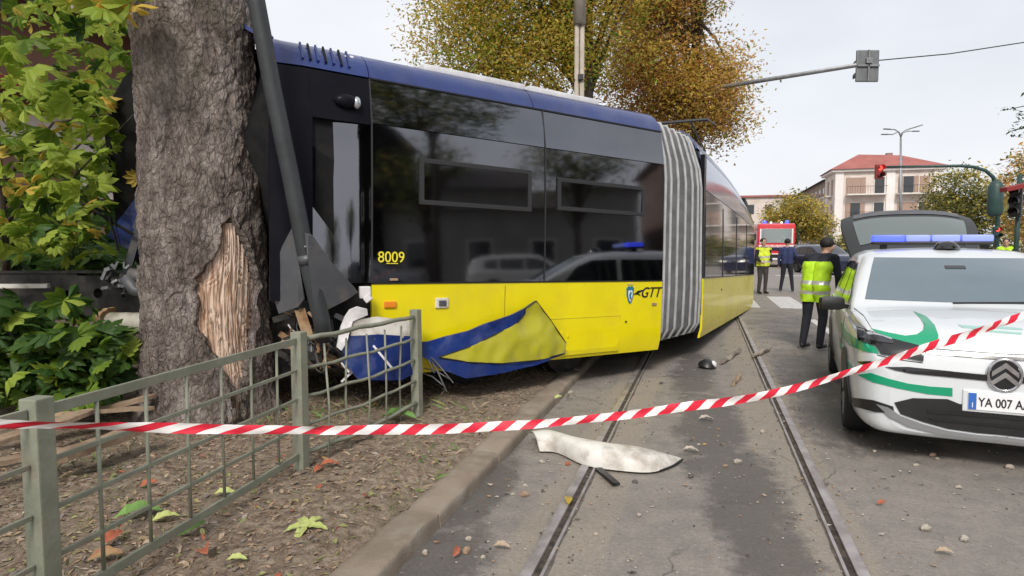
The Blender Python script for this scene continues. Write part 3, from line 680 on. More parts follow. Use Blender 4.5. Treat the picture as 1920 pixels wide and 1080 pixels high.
for a, b in (((xa, .33), (xa, za)), ((xb, .33), (xb, za)), ((xa, za), (xb, za)), ((XC * .62, .33), (XC * .62, 1.1))):
    (ax_, az), (bx_, bz) = a, b; MB().tube([(ax_, prof_y(az) + .008, az), (bx_, prof_y(bz) + .008, bz)], .0035, 5).build('panel_joint', 'mark_black' if False else 'olive_joint', s1)
for k in range(3):
    q = MB(); xx, zz = m1loc(1040 + k * 12, 628); q.box((xx, prof_y(zz) + .013, zz), (.03, .01, .09 - .02 * k), ch=.003); q.build('hatch_catch', 'tram_yellow', hatch)
# roof equipment: pale covers seen over the fairing
for x0, x1 in ((.75, 1.75), (1.80, 3.0)):
    q = MB(); q.box(((x0 + x1) / 2, 0, 3.17), (x1 - x0, 1.66, .09), ch=.02); q.build('roof_cover', 'roof_grey', s1, 40)
# underframe below the front, bogie behind the skirt
q = MB(); q.box((1.9, 0, .42), (3.4, 1.9, .24)); q.tube([(2.4, -.7, .33), (2.4, .75, .33)], .29, 16); q.tube([(1.1, -.7, .33), (1.1, .75, .33)], .29, 16); q.build('bogie', 'wreck_dark', s1)
# far windscreen corner, mirror stalk and wipers left of the tree
q = MB(); q.bar(at(228, 545, 6.2), at(262, 425, 6.25), .05, .07); q.bar(at(255, 430, 6.25), at(278, 372, 6.3), .05, .07); q.build('windscreen_pillar', 'grey_sheet', tram, M=TI)
q = MB(); q.bar(at(247, 470, 6.35), at(300, 400, 6.4), .09, .5); q.build('front_corner_panel', 'tram_blue', tram, M=TI)
q = MB(); q.tube([at(85, 343, 5.9), at(160, 385, 6.0), at(250, 440, 6.15)], [.008, .014, .018], 6); q.tube([at(110, 345, 5.95), at(200, 400, 6.05)], .006, 5); q.tube([at(205, 405, 6.05), at(222, 470, 6.1)], .012, 6); q.tube([at(212, 402, 6.05), at(226, 465, 6.1)], .006, 6); q.build('wiper', 'mark_black', tram, M=TI)
q = MB()
for k in range(26):
    rr = random.Random(k); c = at(225 + rr.gauss(0, 16), 520 + rr.gauss(0, 13), 5.95); q.box(c, (rr.uniform(.02, .09), rr.uniform(.02, .06), rr.uniform(.015, .04)), Euler([rr.uniform(0, 3) for _ in range(3)]).to_matrix(), mi=rr.choice((0, 0, 1)))
q.build('crushed_fittings', ['galvanised', 'wreck_dark'], tram, M=TI)
# broken nose behind the leaning pole
q = MB()
for k in range(34):
    rr = random.Random(100 + k); c = at(590 + rr.uniform(-50, 95), 625 + rr.uniform(-50, 70), rr.uniform(5.45, 5.9)); q.box(c, (rr.uniform(.05, .4), rr.uniform(.03, .12), rr.uniform(.02, .08)), Euler([rr.uniform(-.6, .6), rr.uniform(-.9, .9), rr.uniform(0, 3)]).to_matrix(), mi=rr.choice((0, 0, 0, 1, 2)))
q.box(at(560, 600, 6.1), (1.5, .5, .9), Matrix.Rotation(R(35), 3, 'Z')); q.build('broken_nose_frame', ['wreck_dark', 'rusty', 'galvanised'], tram, M=TI)
q = MB(); q.bar(at(562, 580, 5.06), at(578, 632, 5.04), .02, .08, up=(1, .3, 0)); q.bar(at(578, 585, 5.03), at(625, 630, 5.05), .02, .02); q.build('rusty_bracket', 'rusty', tram, M=TI)

for k in range(16):                          # torn cables and thin tubes hanging out of the nose
    rr = random.Random(300 + k); px, py = rr.uniform(525, 640), rr.uniform(585, 640); d = rr.uniform(5.2, 5.5); pts_ = [at(px, py, d)]
    for i in range(5): px += rr.uniform(-10, 24); py += rr.uniform(4, 22); pts_.append(at(px, py, d - .02 * i))
    q = MB(); q.tube(pts_, rr.uniform(.006, .016), 6); q.build('torn_cable', rr.choice(('galvanised', 'wreck_dark', 'mark_black', 'foam_white', 'rusty')), tram, True, TI)
q = MB()
for (a, b) in (((512, 600), (600, 575)), ((530, 640), (640, 600)), ((560, 690), (650, 640)), ((520, 660), (590, 690))): q.bar(at(*a, 5.6), at(*b, 5.7), .06, .05)
q.build('bent_frame_rails', 'wreck_dark', tram, None, TI)

# ---- bellows
def ring_pts(M, x, sc=1.0, dz=0):
    P = [(.9, .36), (1.06, .40), (1.13, .52), (1.14, 1.0), (1.13, 1.7), (1.12, 2.35), (1.09, 2.6), (.98, 2.95), (.93, 3.05), (.5, 3.1)]
    P = P + [(-y, z) for y, z in P[::-1]]
    return [M @ Vector((x, y * sc, z * (1 if z < 1 else 1) + dz)) for y, z in P]
MA, MBm = M1.copy(), M2.copy()
def ring_between(t, sc):
    A, B = ring_pts(MA, -.02, sc), ring_pts(MBm, .02, sc)
    A2, B2 = ring_pts(MA, -.35, sc), ring_pts(MBm, .35, sc)
    out = []
    for a, b, c, d in zip(A, B, A2, B2):
        h00 = 2 * t ** 3 - 3 * t ** 2 + 1; h01 = 1 - h00; h10 = t ** 3 - 2 * t ** 2 + t; h11 = t ** 3 - t ** 2
        out.append(a * h00 + b * h01 + (c - a) * 1.0 * h10 + (b - d) * 1.0 * h11)
    return out
q = MB(); NR = 7; steps = NR * 8 + 1; rings = []
for i in range(steps):
    t = i / (steps - 1); ph = t * NR * 2 * math.pi; rings.append(ring_between(t, 1 + .035 * (math.cos(ph + math.pi)) - .015))
n = len(rings[0]); q.grid(n, steps, lambda i, j: rings[j][i], loop=True)
bel = q.build('bellows', 'bellows_grey', tram, True, TI)
for k in range(NR):
    t = (k + .5) / NR; q = MB(); rg = ring_between(t, 1.028); q.tube(rg[:10], .019, 6); q.build('fold', 'bellows_edge', bel, True)

pm('fairing_grey', (.07, .10, .24), .35, .2, col2=(.13, .155, .22), vs=2, coat=.4); pm('upper_pale', (.22, .26, .36), .12, .8, col2=(.19, .225, .32), vs=1.2)
# ---- section 2 (still on the rails) and the section behind it
def droop(p):                                # the roof line falls towards the far end of this section
    k = max(0, -p.x - 2.0) / (LEN2 - 2.0); u_ = max(0, (p.z - 2.1) / 1.0); return p + Vector((0, 0, -.34 * k * k * u_))
s2 = shell(-LEN2, lambda y, z: 0); s2.v = [tuple(droop(Vector(v))) for v in s2.v]; s2 = s2.build('middle_section', 'shell_dark', tram, 30, TI @ M2)
panel(-LEN2, 0, subprof(.30, 1.125, 7)).build('skirt_panel', 'tram_yellow', s2, 40)
cuts = [0, -.16, -2.0, -4.0, -6.0, -LEN2]
q = MB(); q.box((-.08, 1.15, 1.72), (.16, .06, 2.2)); q.build('end_pillar', 'tram_black', s2)
for k in range(1, 5):
    panel(cuts[k + 1], cuts[k], [(1.2, 1.135), (1.196, 1.5), (1.188, 2.0), (1.178, 2.34)], .03, warp=droop).build('window', 'tram_glass', s2, 40)
    panel(cuts[k + 1], cuts[k], [(1.178, 2.35), (1.16, 2.55), (1.125, 2.75), (1.08, 2.9)], .03, warp=droop, nx=8).build('upper_panel', 'upper_pale', s2, 60)
for x0, x1 in ((-LEN2, -4), (-4, -.02)): panel(x0, x1, [(1.078, 2.91), (1.03, 3.02), (.95, 3.11), (.84, 3.17)], .03, warp=droop, nx=8).build('roof_fairing', 'fairing_grey', s2, 60)
q = MB(); q.box((-LEN2 / 2, 1.197, 1.131), (LEN2, .02, .014)); q.build('belt_strip', 'mark_black', s2)

q = MB(); q.box((-1.9, 1.205, .92), (.05, .012, .03), ch=.003); q.build('recess_handle', 'mark_black', s2)
for x0, x1 in ((-2.6, -.9), (-5.5, -3.0)):
    q = MB(); q.box(((x0 + x1) / 2, 0, 3.17), (x1 - x0, 1.2, .10), ch=.02); q.build('roof_cover', 'roof_grey', s2, 40)
for x in cuts[2:5]:
    q = MB(); [q.bar((x, prof_y(a) + .004, a), (x, prof_y(b) + .004, b), .016, .02, up=(1, 0, 0)) for a, b in ((1.14, 2.0), (2.0, 2.25))]; q.build('seam', 'window_frame', s2)
# pantograph
pb = m2 = M2
q = MB(); zz = 3.28
q.tube([(-3.2, -.5, zz), (-4.4, -.5, zz + .35)], .02, 6); q.tube([(-3.2, .5, zz), (-4.4, .5, zz + .35)], .02, 6); q.tube([(-4.4, .5, zz + .35), (-3.3, .4, zz + .72)], .018, 6); q.tube([(-4.4, -.5, zz + .35), (-3.3, -.4, zz + .72)], .018, 6)
q.tube([(-3.3, -.7, zz + .75), (-3.3, .7, zz + .75)], .03, 6); q.tube([(-3.3, .7, zz + .75), (-3.3, .85, zz + .63)], .02, 6); q.tube([(-3.3, -.7, zz + .75), (-3.3, -.85, zz + .63)], .02, 6); q.box((-3.2, 0, zz), (.3, 1.2, .1))
q.build('pantograph', 'iron', s2)
# third section straight on the track, hidden behind the second from here
a3, b3 = ab(P2b); a3 = (A_L + A_R) / 2
M3_ = Matrix.Translation(st(a3 - .3, b3 + .9, -.02)) @ Matrix.Rotation(-SA - math.pi / 2, 4, 'Z') @ Matrix.Diagonal((1, 1, .84, 1))
s3 = shell(-6.5, lambda y, z: 0).build('rear_section', 'shell_dark', tram, 30, TI @ M3_)
panel(-6.5, 0, subprof(.30, 1.125, 7)).build('skirt_panel', 'tram_yellow', s3, 40)
for x0, x1 in ((-2.2, 0), (-4.4, -2.2), (-6.5, -4.4)):
    panel(x0, x1, PROF_WIN, .03).build('window', 'tram_glass', s3, 40)
panel(-6.5, 0, PROF_UP, .03).build('upper_panel', 'upper_glass', s3, 40); panel(-6.5, 0, PROF_BLUE, .03).build('roof_fairing', 'tram_blue', s3, 40)
MA, MBm = M2 @ Matrix.Translation((-LEN2, 0, 0)), M3_
q = MB(); rings = [ring_between(i / 28, 1 + .03 * math.cos(i / 28 * 5 * 6.283) - .02) for i in range(29)]
q.grid(n, 29, lambda i, j: rings[j][i], loop=True); q.build('bellows', 'bellows_grey', tram, True, TI)

# ---- torn bumper shells
def tramside(y0, bow=0.0, cx=0.0):
    def fn(a, b): return Vector((a, y0 + bow * (1 - ((a - cx) / .8) ** 2) + .03 * math.sin(b * 6) + .045 * noise.noise(Vector((a * 3, b * 3, y0 * 9))) + .02 * noise.noise(Vector((a * 9, b * 9, y0 * 9))), b)), Vector((0, 1, 0))
    return fn
def tpoly(pts, y=1.3): return [m1loc(px, py, y) for px, py in pts]
M1o = M1.copy()
base_ = M1 @ Vector((2.6, 1.35, 0)); base_.z = .1
bump = empty('torn_bumper', base_); tag(bump, 'torn blue bumper shell with yellow leaf shape leaning against the yellow skirt', 'bumper')
BI = Matrix.Translation(-base_) @ M1
blue_poly = [(772, 642), (800, 640), (880, 616), (950, 592), (985, 577), (1003, 564), (1030, 597), (1060, 642), (1056, 663), (1000, 683), (930, 697), (862, 706), (820, 690), (790, 668)]
fnb = tramside(1.30, .05, 2.6)
MB().patch(tpoly(blue_poly), fnb, NY, .045, th=.02).build('bumper_shell', 'tram_blue', bump, 40, BI)
leafp = [(815, 668), (870, 648), (930, 624), (968, 604), (984, 588), (984, 578), (1003, 564), (1030, 597), (1060, 642), (1054, 662), (1000, 674), (930, 679), (870, 676)]
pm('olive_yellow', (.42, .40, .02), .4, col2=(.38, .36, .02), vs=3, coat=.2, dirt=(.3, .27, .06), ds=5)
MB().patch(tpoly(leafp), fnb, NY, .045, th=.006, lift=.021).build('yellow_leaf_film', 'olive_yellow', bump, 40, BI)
edge = MB()
for a, b in zip(leafp, leafp[1:] + leafp[:1]):
    (xa, za), (xb, zb) = tpoly([a, b]); edge.tube([fnb(xa, za)[0] + Vector((0, .027, 0)), fnb(xb, zb)[0] + Vector((0, .027, 0))], .006, 5)
edge.build('edge_trim', 'mark_black', bump, 40, BI)

b2 = M1 @ Vector((3.6, 1.4, 0)); b2.z = .1
corner = empty('bumper_corner', b2); tag(corner, 'broken blue and white bumper corner caught behind the fence rails', 'bumper'); BI2 = Matrix.Translation(-b2) @ M1
fnc = tramside(1.34, .10, 3.5)
MB().patch(tpoly([(636, 640), (650, 628), (700, 624), (760, 628), (770, 640), (772, 690), (740, 708), (660, 706), (634, 672)], 1.34), fnc, NY, .05, th=.03).build('corner_shell', 'tram_blue', corner, 40, BI2)
MB().patch(tpoly([(650, 600), (700, 592), (764, 600), (770, 628), (735, 632), (700, 628), (690, 638), (676, 627), (652, 630)], 1.34), fnc, NY, .05, th=.02, lift=.012).build('corner_core', 'white_plastic', corner, 40, BI2)
fnd = tramside(1.42, .05, 3.6)
MB().patch(tpoly([(655, 580), (668, 574), (684, 578), (687, 590), (660, 602), (648, 640), (636, 656), (629, 650), (640, 612), (648, 592)], 1.42), fnd, NY, .05, th=.02).build('torn_foam', 'foam_white', corner, 40, BI2)
q = MB(); I1 = M1.inverted()
for a, b in (((640, 680), (655, 698)), ((700, 648), (735, 690)), ((668, 690), (640, 716))): MB().bar(I1 @ at(*a, 5.25), I1 @ at(*b, 5.2), .008, .016).build('splinter', 'foam_white', corner, None, BI2)

# bent rods and wires sticking out beside the third post
b3_ = gnd(800, 720); rods = empty('bent_rods', b3_); tag(rods, 'bundle of bent thin metal rods poking out beside fence post', 'metal rods')
for a, b, d0, d1 in (((792, 655), (850, 718), 5.75, 5.5), ((800, 660), (838, 735), 5.75, 5.5), ((795, 690), (845, 712), 5.75, 5.6), ((785, 640), (815, 700), 5.8, 5.6), ((793, 700), (830, 722), 5.7, 5.5)):
    q = MB(); q.tube([at(*a, d0), (at(*a, d0) + at(*b, d1)) / 2 + Vector((0, 0, .02)), at(*b, d1)], .0065, 6); q.build('rod', 'grey_sheet', rods, True, Matrix.Translation(-b3_))

# ================================================================ THE STRUCK TREE
TD = 5.47; tb = at(398, 800, TD); TX = tb.x; TREE = Vector((TX - .03, TD, 0)); TR = .50
tree = empty('plane_tree', TREE); tag(tree, 'thick grey barked tree with a split wound, struck by tram', 'tree')
FACE = math.atan2(-TREE.y, -TREE.x)          # direction to the camera
WANG = FACE + .43                            # wound direction
def wound_half(z):                           # half width in radians of the wound at height z
    P = [(.12, .05), (.40, .10), (.58, .24), (.74, .38), (.90, .46), (1.06, .54), (1.22, .55), (1.38, .42), (1.54, .25), (1.66, .12), (1.76, .02)]
    if z < P[0][0] or z > P[-1][0]: return 0
    for (a, b), (c, d) in zip(P, P[1:]):
        if a <= z <= c: return b + (d - b) * (z - a) / (c - a)
def trunk_r(th, z):
    fl = .22 * math.exp(-z / .28) * (1 + .55 * math.sin(5 * th + 1)) + .03 * math.sin(3 * th + z * .7)
    return TR * (1 + .02 * math.sin(z * 1.7)) * (1 - .012 * z) + fl * .5
NT, NZ = 300, 420; ZT = 6.5
def tpos(th, z, r): return Vector((math.cos(th) * r, math.sin(th) * r, z))
def bark_d(th, z):
    p = Vector((math.cos(th) * .5, math.sin(th) * .5, z))
    q = Vector((p.x * 7, p.y * 7, p.z * 3.4)) + Vector((1, 1, .4)) * .5 * noise.noise(p * 5)
    vd = noise.voronoi(q)[0]; crack = min(1, (vd[1] - vd[0]) * 2.4)
    q2 = Vector((p.x * 17, p.y * 17, p.z * 9)); v2 = noise.voronoi(q2)[0]; c2 = min(1, (v2[1] - v2[0]) * 2.5)
    return -.020 * (1 - crack) - .007 * (1 - c2) + .022 * noise.noise(p * 4) + .008 * noise.noise(p * 22) + .004 * noise.noise(p * 50)
q = MB()
def tfn(i, j):
    # denser rows in the visible part
    u = j / (NZ - 1); z = -.1 + (3.6 * u / .85 if u < .85 else 3.6 + (ZT - 3.6) * (u - .85) / .15) if u > 0 else -.1
    th = 2 * math.pi * i / NT; r = trunk_r(th, z) + bark_d(th, z)
    dth = (th - WANG + math.pi) % (2 * math.pi) - math.pi - .05 * math.sin(z * 5)
    hw = wound_half(z)
    if hw:
        hw += .11 * noise.noise(Vector((z * 5, 3 if dth > 0 else 7, 0))) + .06 * noise.noise(Vector((z * 19, 3 if dth > 0 else 7, 0)))
        k = (hw - abs(dth)) / .05
        r -= .10 * max(0, min(1, k)); r += .025 * math.exp(-((abs(dth) - hw - .035) / .035) ** 2)
    return tpos(th, z, r)
q.grid(NT, NZ, tfn, loop=True)
q.build('trunk', 'bark', tree, True)
q = MB(); nw, nzw = 80, 220
def wfn(i, j):
    z = .13 + 1.60 * j / (nzw - 1); hw = wound_half(z) + .14; d = (2 * i / (nw - 1) - 1) * hw; th = WANG + d + .05 * math.sin(z * 5)
    p = Vector((d * 16, z * 1.1, 0)); g_ = abs(noise.noise(p * 1.7)) * .05 + .012 * noise.noise(Vector((d * 60, z * 4, 2)))
    r = trunk_r(th, z) - .065 - g_ + .035 * (1 - (d / max(.05, hw)) ** 2) - .015 * max(0, .9 - z)
    return tpos(th, z, r)
q.grid(nw, nzw, wfn); q.build('bare_wood_wound', 'bare_wood', tree, True)
for k in range(11):                          # splinters standing off the wound
    rr = random.Random(40 + k); z = rr.uniform(.45, 1.45); th = WANG + .05 * math.sin(z * 5) + rr.uniform(-.8, .8) * wound_half(z); r = trunk_r(th, z) - .05; l_ = rr.uniform(.1, .3)
    MB().tube([tpos(th, z - l_, r - .01), tpos(th, z - l_ * .3, r + .012), tpos(th + rr.uniform(-.05, .05), z, r + rr.uniform(.02, .055))], [.012, .009, .002], 5, jit=.3).build('wood_splinter', 'bare_wood', tree)
q = MB()                                     # shreds of bark at the foot of the wound
for k in range(9):
    rr = random.Random(k); th = WANG + rr.uniform(-.25, .15); z = rr.uniform(.12, .34); r = trunk_r(th, z) + .03
    q.bar(tpos(th, z, r), tpos(th + rr.uniform(-.08, .08), z + rr.uniform(.08, .2), r - .02), .03, .012, up=(math.cos(th), math.sin(th), 0))
q.build('bark_shreds', 'bark', tree)
limbs = []
q = MB()
for k, (dx, dy, dz) in enumerate(((-2.2, -.6, 3.0), (1.3, .8, 3.6), (-.8, 2.0, 3.6), (-.6, -1.9, 3.4), (.3, .2, 4.4))):
    p0 = Vector((0, 0, 6.1)); p3 = Vector((dx, dy, 6 + dz)); mid = (p0 + p3) / 2 + Vector((dx * .12, dy * .12, .5)); q.tube([p0, mid, p3], [.26, .16, .06], 8); limbs.append((mid, p3))
q.build('limbs', 'tree_bark_far', tree, True)

# ---------------------------------------------------------------- leaves
def palmate(n=5, l=.5, wd=.17, fold=.05, droop=.12):
    q = MB()
    for k in range(n):
        an = (k - (n - 1) / 2) * (2.3 / max(1, n - 1)); ll = l * (1 - .22 * abs(k - (n - 1) / 2) / 2); c, s = math.cos(an), math.sin(an)
        def P(x, y, z): return (x * s + y * c, x * c - y * s, z)
        q.add([P(0, 0, 0), P(ll * .45, wd * .35 * 1.0, -fold + .0), P(ll * .72, wd * .5, -fold - droop * .5), P(ll, 0, -droop), P(ll * .72, -wd * .5, -fold - droop * .5), P(ll * .45, -wd * .35, -fold), P(ll * .45, 0, 0), P(ll * .72, 0, -droop * .4)],
              [(0, 1, 6), (1, 2, 7, 6), (2, 3, 7), (0, 6, 5), (6, 7, 4, 5), (7, 3, 4)])
    return q
def simple_leaf(l=1.0, wd=.55, fold=.1):
    q = MB(); n = 9; V = []
    for i in range(n):
        t = i / (n - 1); w_ = wd * .5 * math.sin(math.pi * min(1, t * .97 + .015)) ** .75 * (1 - .25 * t); zc = .10 * math.sin(t * 3.0) - .12 * t * t; rip = .03 * math.sin(i * 2.4)
        V.append([(t * l, -w_ * (1 + rip * 2), zc + fold * (w_ / wd * 2) + rip), (t * l, 0, zc), (t * l, w_ * (1 - rip * 2), zc + fold * (w_ / wd * 2) - rip)])
    return q.grid(3, n, lambda i, j: V[j][i])
def old_leaf(l=1.0, wd=.55, fold=.1):
    return MB().add([(0, 0, 0), (l * .3, wd * .5, fold), (l * .7, wd * .42, fold * .8), (l, 0, -.1 * l), (l * .7, -wd * .42, fold * .8), (l * .3, -wd * .5, fold), (l * .5, 0, 0)], [(0, 6, 1), (1, 6, 2), (2, 6, 3), (3, 6, 4), (4, 6, 5), (5, 6, 0)])
def leaf_data(qb, name, mats):
    r = []
    for m in mats:
        me = bpy.data.meshes.new(name); me.from_pydata(qb.v, [], qb.f); me.materials.append(MAT[m]); me.update(); r.append(me)
    return r
def leaf_cloud(q, tips, per, spread, size, mats, rnd, flat=.6, clumpbias=True):
    for t in tips:
        cm = rnd.choices(range(len(mats)), [m[1] for m in mats])[0]
        for k in range(per):
            p = t + Vector((rnd.gauss(0, 1), rnd.gauss(0, 1), rnd.gauss(0, .75))) * spread; s = size * rnd.uniform(.6, 1.3)
            x = Vector((rnd.gauss(0, 1), rnd.gauss(0, 1), rnd.gauss(0, flat))).normalized(); y = x.cross(Vector((rnd.gauss(0, .5), rnd.gauss(0, .5), 1))).normalized(); zz = x.cross(y)
            mi = cm if rnd.random() < .7 else rnd.choices(range(len(mats)), [m[1] for m in mats])[0]
            q.add([p - x * s, p + y * s * .45 - zz * s * .1, p + x * s, p - y * s * .45 - zz * s * .1], [(0, 1, 2), (0, 2, 3)], mi)
q = MB(); rnd = random.Random(4); tips = []
for k in range(150):
    an, rr_ = rnd.uniform(0, 6.28), 3.6 * math.sqrt(rnd.random()); tips.append(Vector((rr_ * math.cos(an) - .5, rr_ * math.sin(an), 8.7 + rnd.gauss(0, 1.1) - .08 * rr_ * rr_)))
leaf_cloud(q, tips, 16, .4, .12, [('leaf_yellow', 1), ('leaf_olive', 3), ('leaf_green', 2)], rnd)
q.build('crown', ['leaf_yellow', 'leaf_olive', 'leaf_green'], tree)

# shrubs and hanging shoots with large hand-shaped leaves
PAL = {m: [leaf_data(palmate(n_, 1.0, w_, f_, d_), 'leaf', [m])[0] for n_, w_, f_, d_ in ((5, .34, .06, .25), (5, .42, .10, .5), (7, .30, .04, .12), (3, .40, .12, .35))] for m in ('leaf_green', 'leaf_bright', 'leaf_deep', 'leaf_yellow', 'leaf_olive')}
def shrub(name, label, base, boxes, n, size, mats, stems, seed, cat='shrub', limit=290):
    rnd = random.Random(seed); o = empty(name, base); tag(o, label, cat); q = MB(); b0 = Vector(base)
    for s_ in stems: q.tube([Vector(p) - b0 for p in s_[0]], s_[1], 6, jit=.1)
    if stems: q.build('stem', 'tree_bark_far', o, True)
    Ls = []
    wts = [b[4] for b in boxes]
    for k in range(n):
        px0, py0, px1, py1 = rnd.choices(boxes, wts)[0][:4] if False else (0, 0, 0, 0)
        bx_ = rnd.choices(boxes, wts)[0]; d = rnd.uniform(bx_[5], bx_[6]); p = at(rnd.uniform(bx_[0], bx_[2]), rnd.uniform(bx_[1], bx_[3]), d) - b0
        # leaves face the light: mostly flat, drooping outwards
        e = Euler((rnd.gauss(.5, .45), rnd.gauss(0, .45), rnd.uniform(0, 6.28)))
        s = size * rnd.uniform(.55, 1.25); mt = rnd.choices([m[0] for m in mats], [m[1] for m in mats])[0]
        Ls.append((d, Matrix.Translation(p) @ Matrix.Rotation(rnd.uniform(0, 6.28), 4, 'Z') @ Matrix.Rotation(rnd.gauss(.55, .4), 4, 'Y') @ Matrix.Rotation(rnd.gauss(0, .4), 4, 'X') @ Matrix.Scale(s, 4), mt))
    Ls.sort(key=lambda t: t[0])
    for d, M, mt in Ls[:limit]: link('leaf', rnd.choice(PAL[mt]), o, M)
    if len(Ls) > limit:
        mm = [m[0] for m in mats]; q = MB(); src = palmate(5, 1.0, .34, .06, .25)
        for d, M, mt in Ls[limit:]: q.add([M @ Vector(v) for v in src.v], src.f, mm.index(mt))
        tag(q.build('foliage', mm, o), kind='stuff')
    return o
# (x0, y0, x1, y1, weight, near, far) boxes of foliage measured in the photograph
shrub('sapling', 'bright green leafy sapling hanging left of the thick trunk', gnd(20, 640), [(-120, 60, 60, 260, 3, 5.6, 7.4), (20, 150, 200, 330, 4, 5.8, 7.6), (-120, 240, 140, 420, 5, 5.4, 7.4), (40, 330, 200, 480, 4, 5.6, 7), (-120, 420, 110, 470, 3, 5.4, 7), (180, 190, 262, 350, 2.5, 6.2, 7.5), (-60, -80, 130, 110, 3, 6, 7.8), (90, 40, 258, 210, 4, 6.6, 8.6), (60, -60, 250, 60, 2.5, 6.6, 8.6)], 820, .175,
      [('leaf_green', 3), ('leaf_bright', 6), ('leaf_deep', .8), ('leaf_yellow', .9)], [([gnd(20, 640), at(10, 480, 6.5), at(-10, 200, 6.6), at(0, -60, 6.7)], [.05, .045, .035, .02]), ([at(10, 420, 6.5), at(120, 300, 6.6), at(220, 200, 6.9)], [.02, .015, .006]), ([at(0, 350, 6.5), at(100, 230, 6.4), at(255, 205, 6.6)], [.02, .012, .006]), ([at(0, 480, 6.4), at(140, 330, 6.2), at(250, 215, 6.3)], [.014, .01, .005])], 21)
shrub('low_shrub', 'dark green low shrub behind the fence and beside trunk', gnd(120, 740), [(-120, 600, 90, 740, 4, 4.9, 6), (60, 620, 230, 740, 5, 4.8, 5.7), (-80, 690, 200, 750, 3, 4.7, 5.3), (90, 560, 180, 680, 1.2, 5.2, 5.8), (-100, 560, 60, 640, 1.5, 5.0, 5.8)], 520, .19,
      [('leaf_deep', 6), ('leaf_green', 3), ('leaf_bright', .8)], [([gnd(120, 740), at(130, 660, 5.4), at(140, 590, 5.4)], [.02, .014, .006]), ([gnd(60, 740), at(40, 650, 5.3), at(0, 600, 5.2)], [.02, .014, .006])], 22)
shrub('leafy_shoots', 'yellow green leaf shoots hanging at top left beside trunk', at(150, -90, 4.6), [(120, -70, 250, 18, 4, 4.4, 4.9), (205, -30, 255, 28, 1.5, 4.6, 4.9)], 34, .17, [('leaf_yellow', 3), ('leaf_bright', 4)], [([at(90, -110, 4.7), at(180, -40, 4.7), at(235, 5, 4.75)], [.012, .009, .005])], 23, 'leaves')
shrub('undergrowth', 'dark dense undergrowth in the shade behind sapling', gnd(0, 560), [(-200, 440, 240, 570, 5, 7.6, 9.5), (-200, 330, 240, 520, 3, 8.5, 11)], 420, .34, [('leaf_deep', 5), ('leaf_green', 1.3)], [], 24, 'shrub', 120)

# ================================================================ LEANING POLE AND TORN SHEETS
pf = at(612, 660, 5.02); pb_ = Vector((pf.x + .03, pf.y, .08))
pole = empty('leaning_pole', pb_); tag(pole, 'dark grey steel pole knocked askew between trunk and tram', 'pole')
PB = Matrix.Translation(-pb_)
q = MB(); q.tube([at(609, 640, 5.06), at(603, 600, 5.03), at(572, 470, 4.98), at(545, 330, 4.93), at(510, 160, 4.86), at(482, 10, 4.80), at(455, -140, 4.75)], [.06, .066, .066, .065, .064, .063, .062], 18); q.build('shaft', 'pole_paint', pole, True, PB)
q = MB(); q.tube([at(574, 478, 4.98), at(578, 495, 4.985)], .070, 18); q.build('collar', 'grey_sheet', pole, True, PB)
q = MB(); q.box(at(577, 462, 4.90), (.05, .012, .012)); q.build('clip', 'galvanised', pole, None, PB)
def sheet(name, label, poly, fn, mat, cat, th=.012):
    q = MB(); q.patch(poly, fn, Vector((0, -1, 0)), 14, th=th); xs = [Vector(v) for v in q.v]; b = sum(xs, Vector()) / len(xs); b.z = min(p.z for p in xs)
    o = link(name, None) if False else q.build(name, mat, None, 40, None)
    for v in o.data.vertices: v.co -= b
    o.location = b; tag(o, label, cat); return o
fold = lambda d0, k, x0: (lambda px, py: (at(px, py, d0 + k * abs(px - x0) / 100), Vector((0, -1, 0))))
sheet('torn_sheet', 'dark grey triangular torn sheet left of the leaning pole', [(548, 428), (558, 470), (572, 560), (560, 575), (524, 588), (513, 556), (511, 520), (530, 462)], fold(5.0, .35, 562), 'grey_sheet', 'metal sheet')
sheet('torn_sheet', 'dark grey bent sheet flaring out right of the leaning pole', [(572, 436), (585, 440), (622, 492), (664, 538), (671, 548), (655, 560), (610, 583), (602, 600), (588, 560)], fold(4.885, .45, 578), 'grey_sheet', 'metal sheet')
q = MB(); q.box(at(684, 548, 5.35), (.09, .05, .10), Matrix.Rotation(.5, 3, 'Z'), ch=.008); q.box(at(690, 560, 5.33), (.05, .05, .06), Matrix.Rotation(.9, 3, 'Y'), ch=.008)
wl = q.build('broken_headlamp', 'foam_white'); tag(wl, 'small white broken lamp housing below the black cab corner', 'lamp')

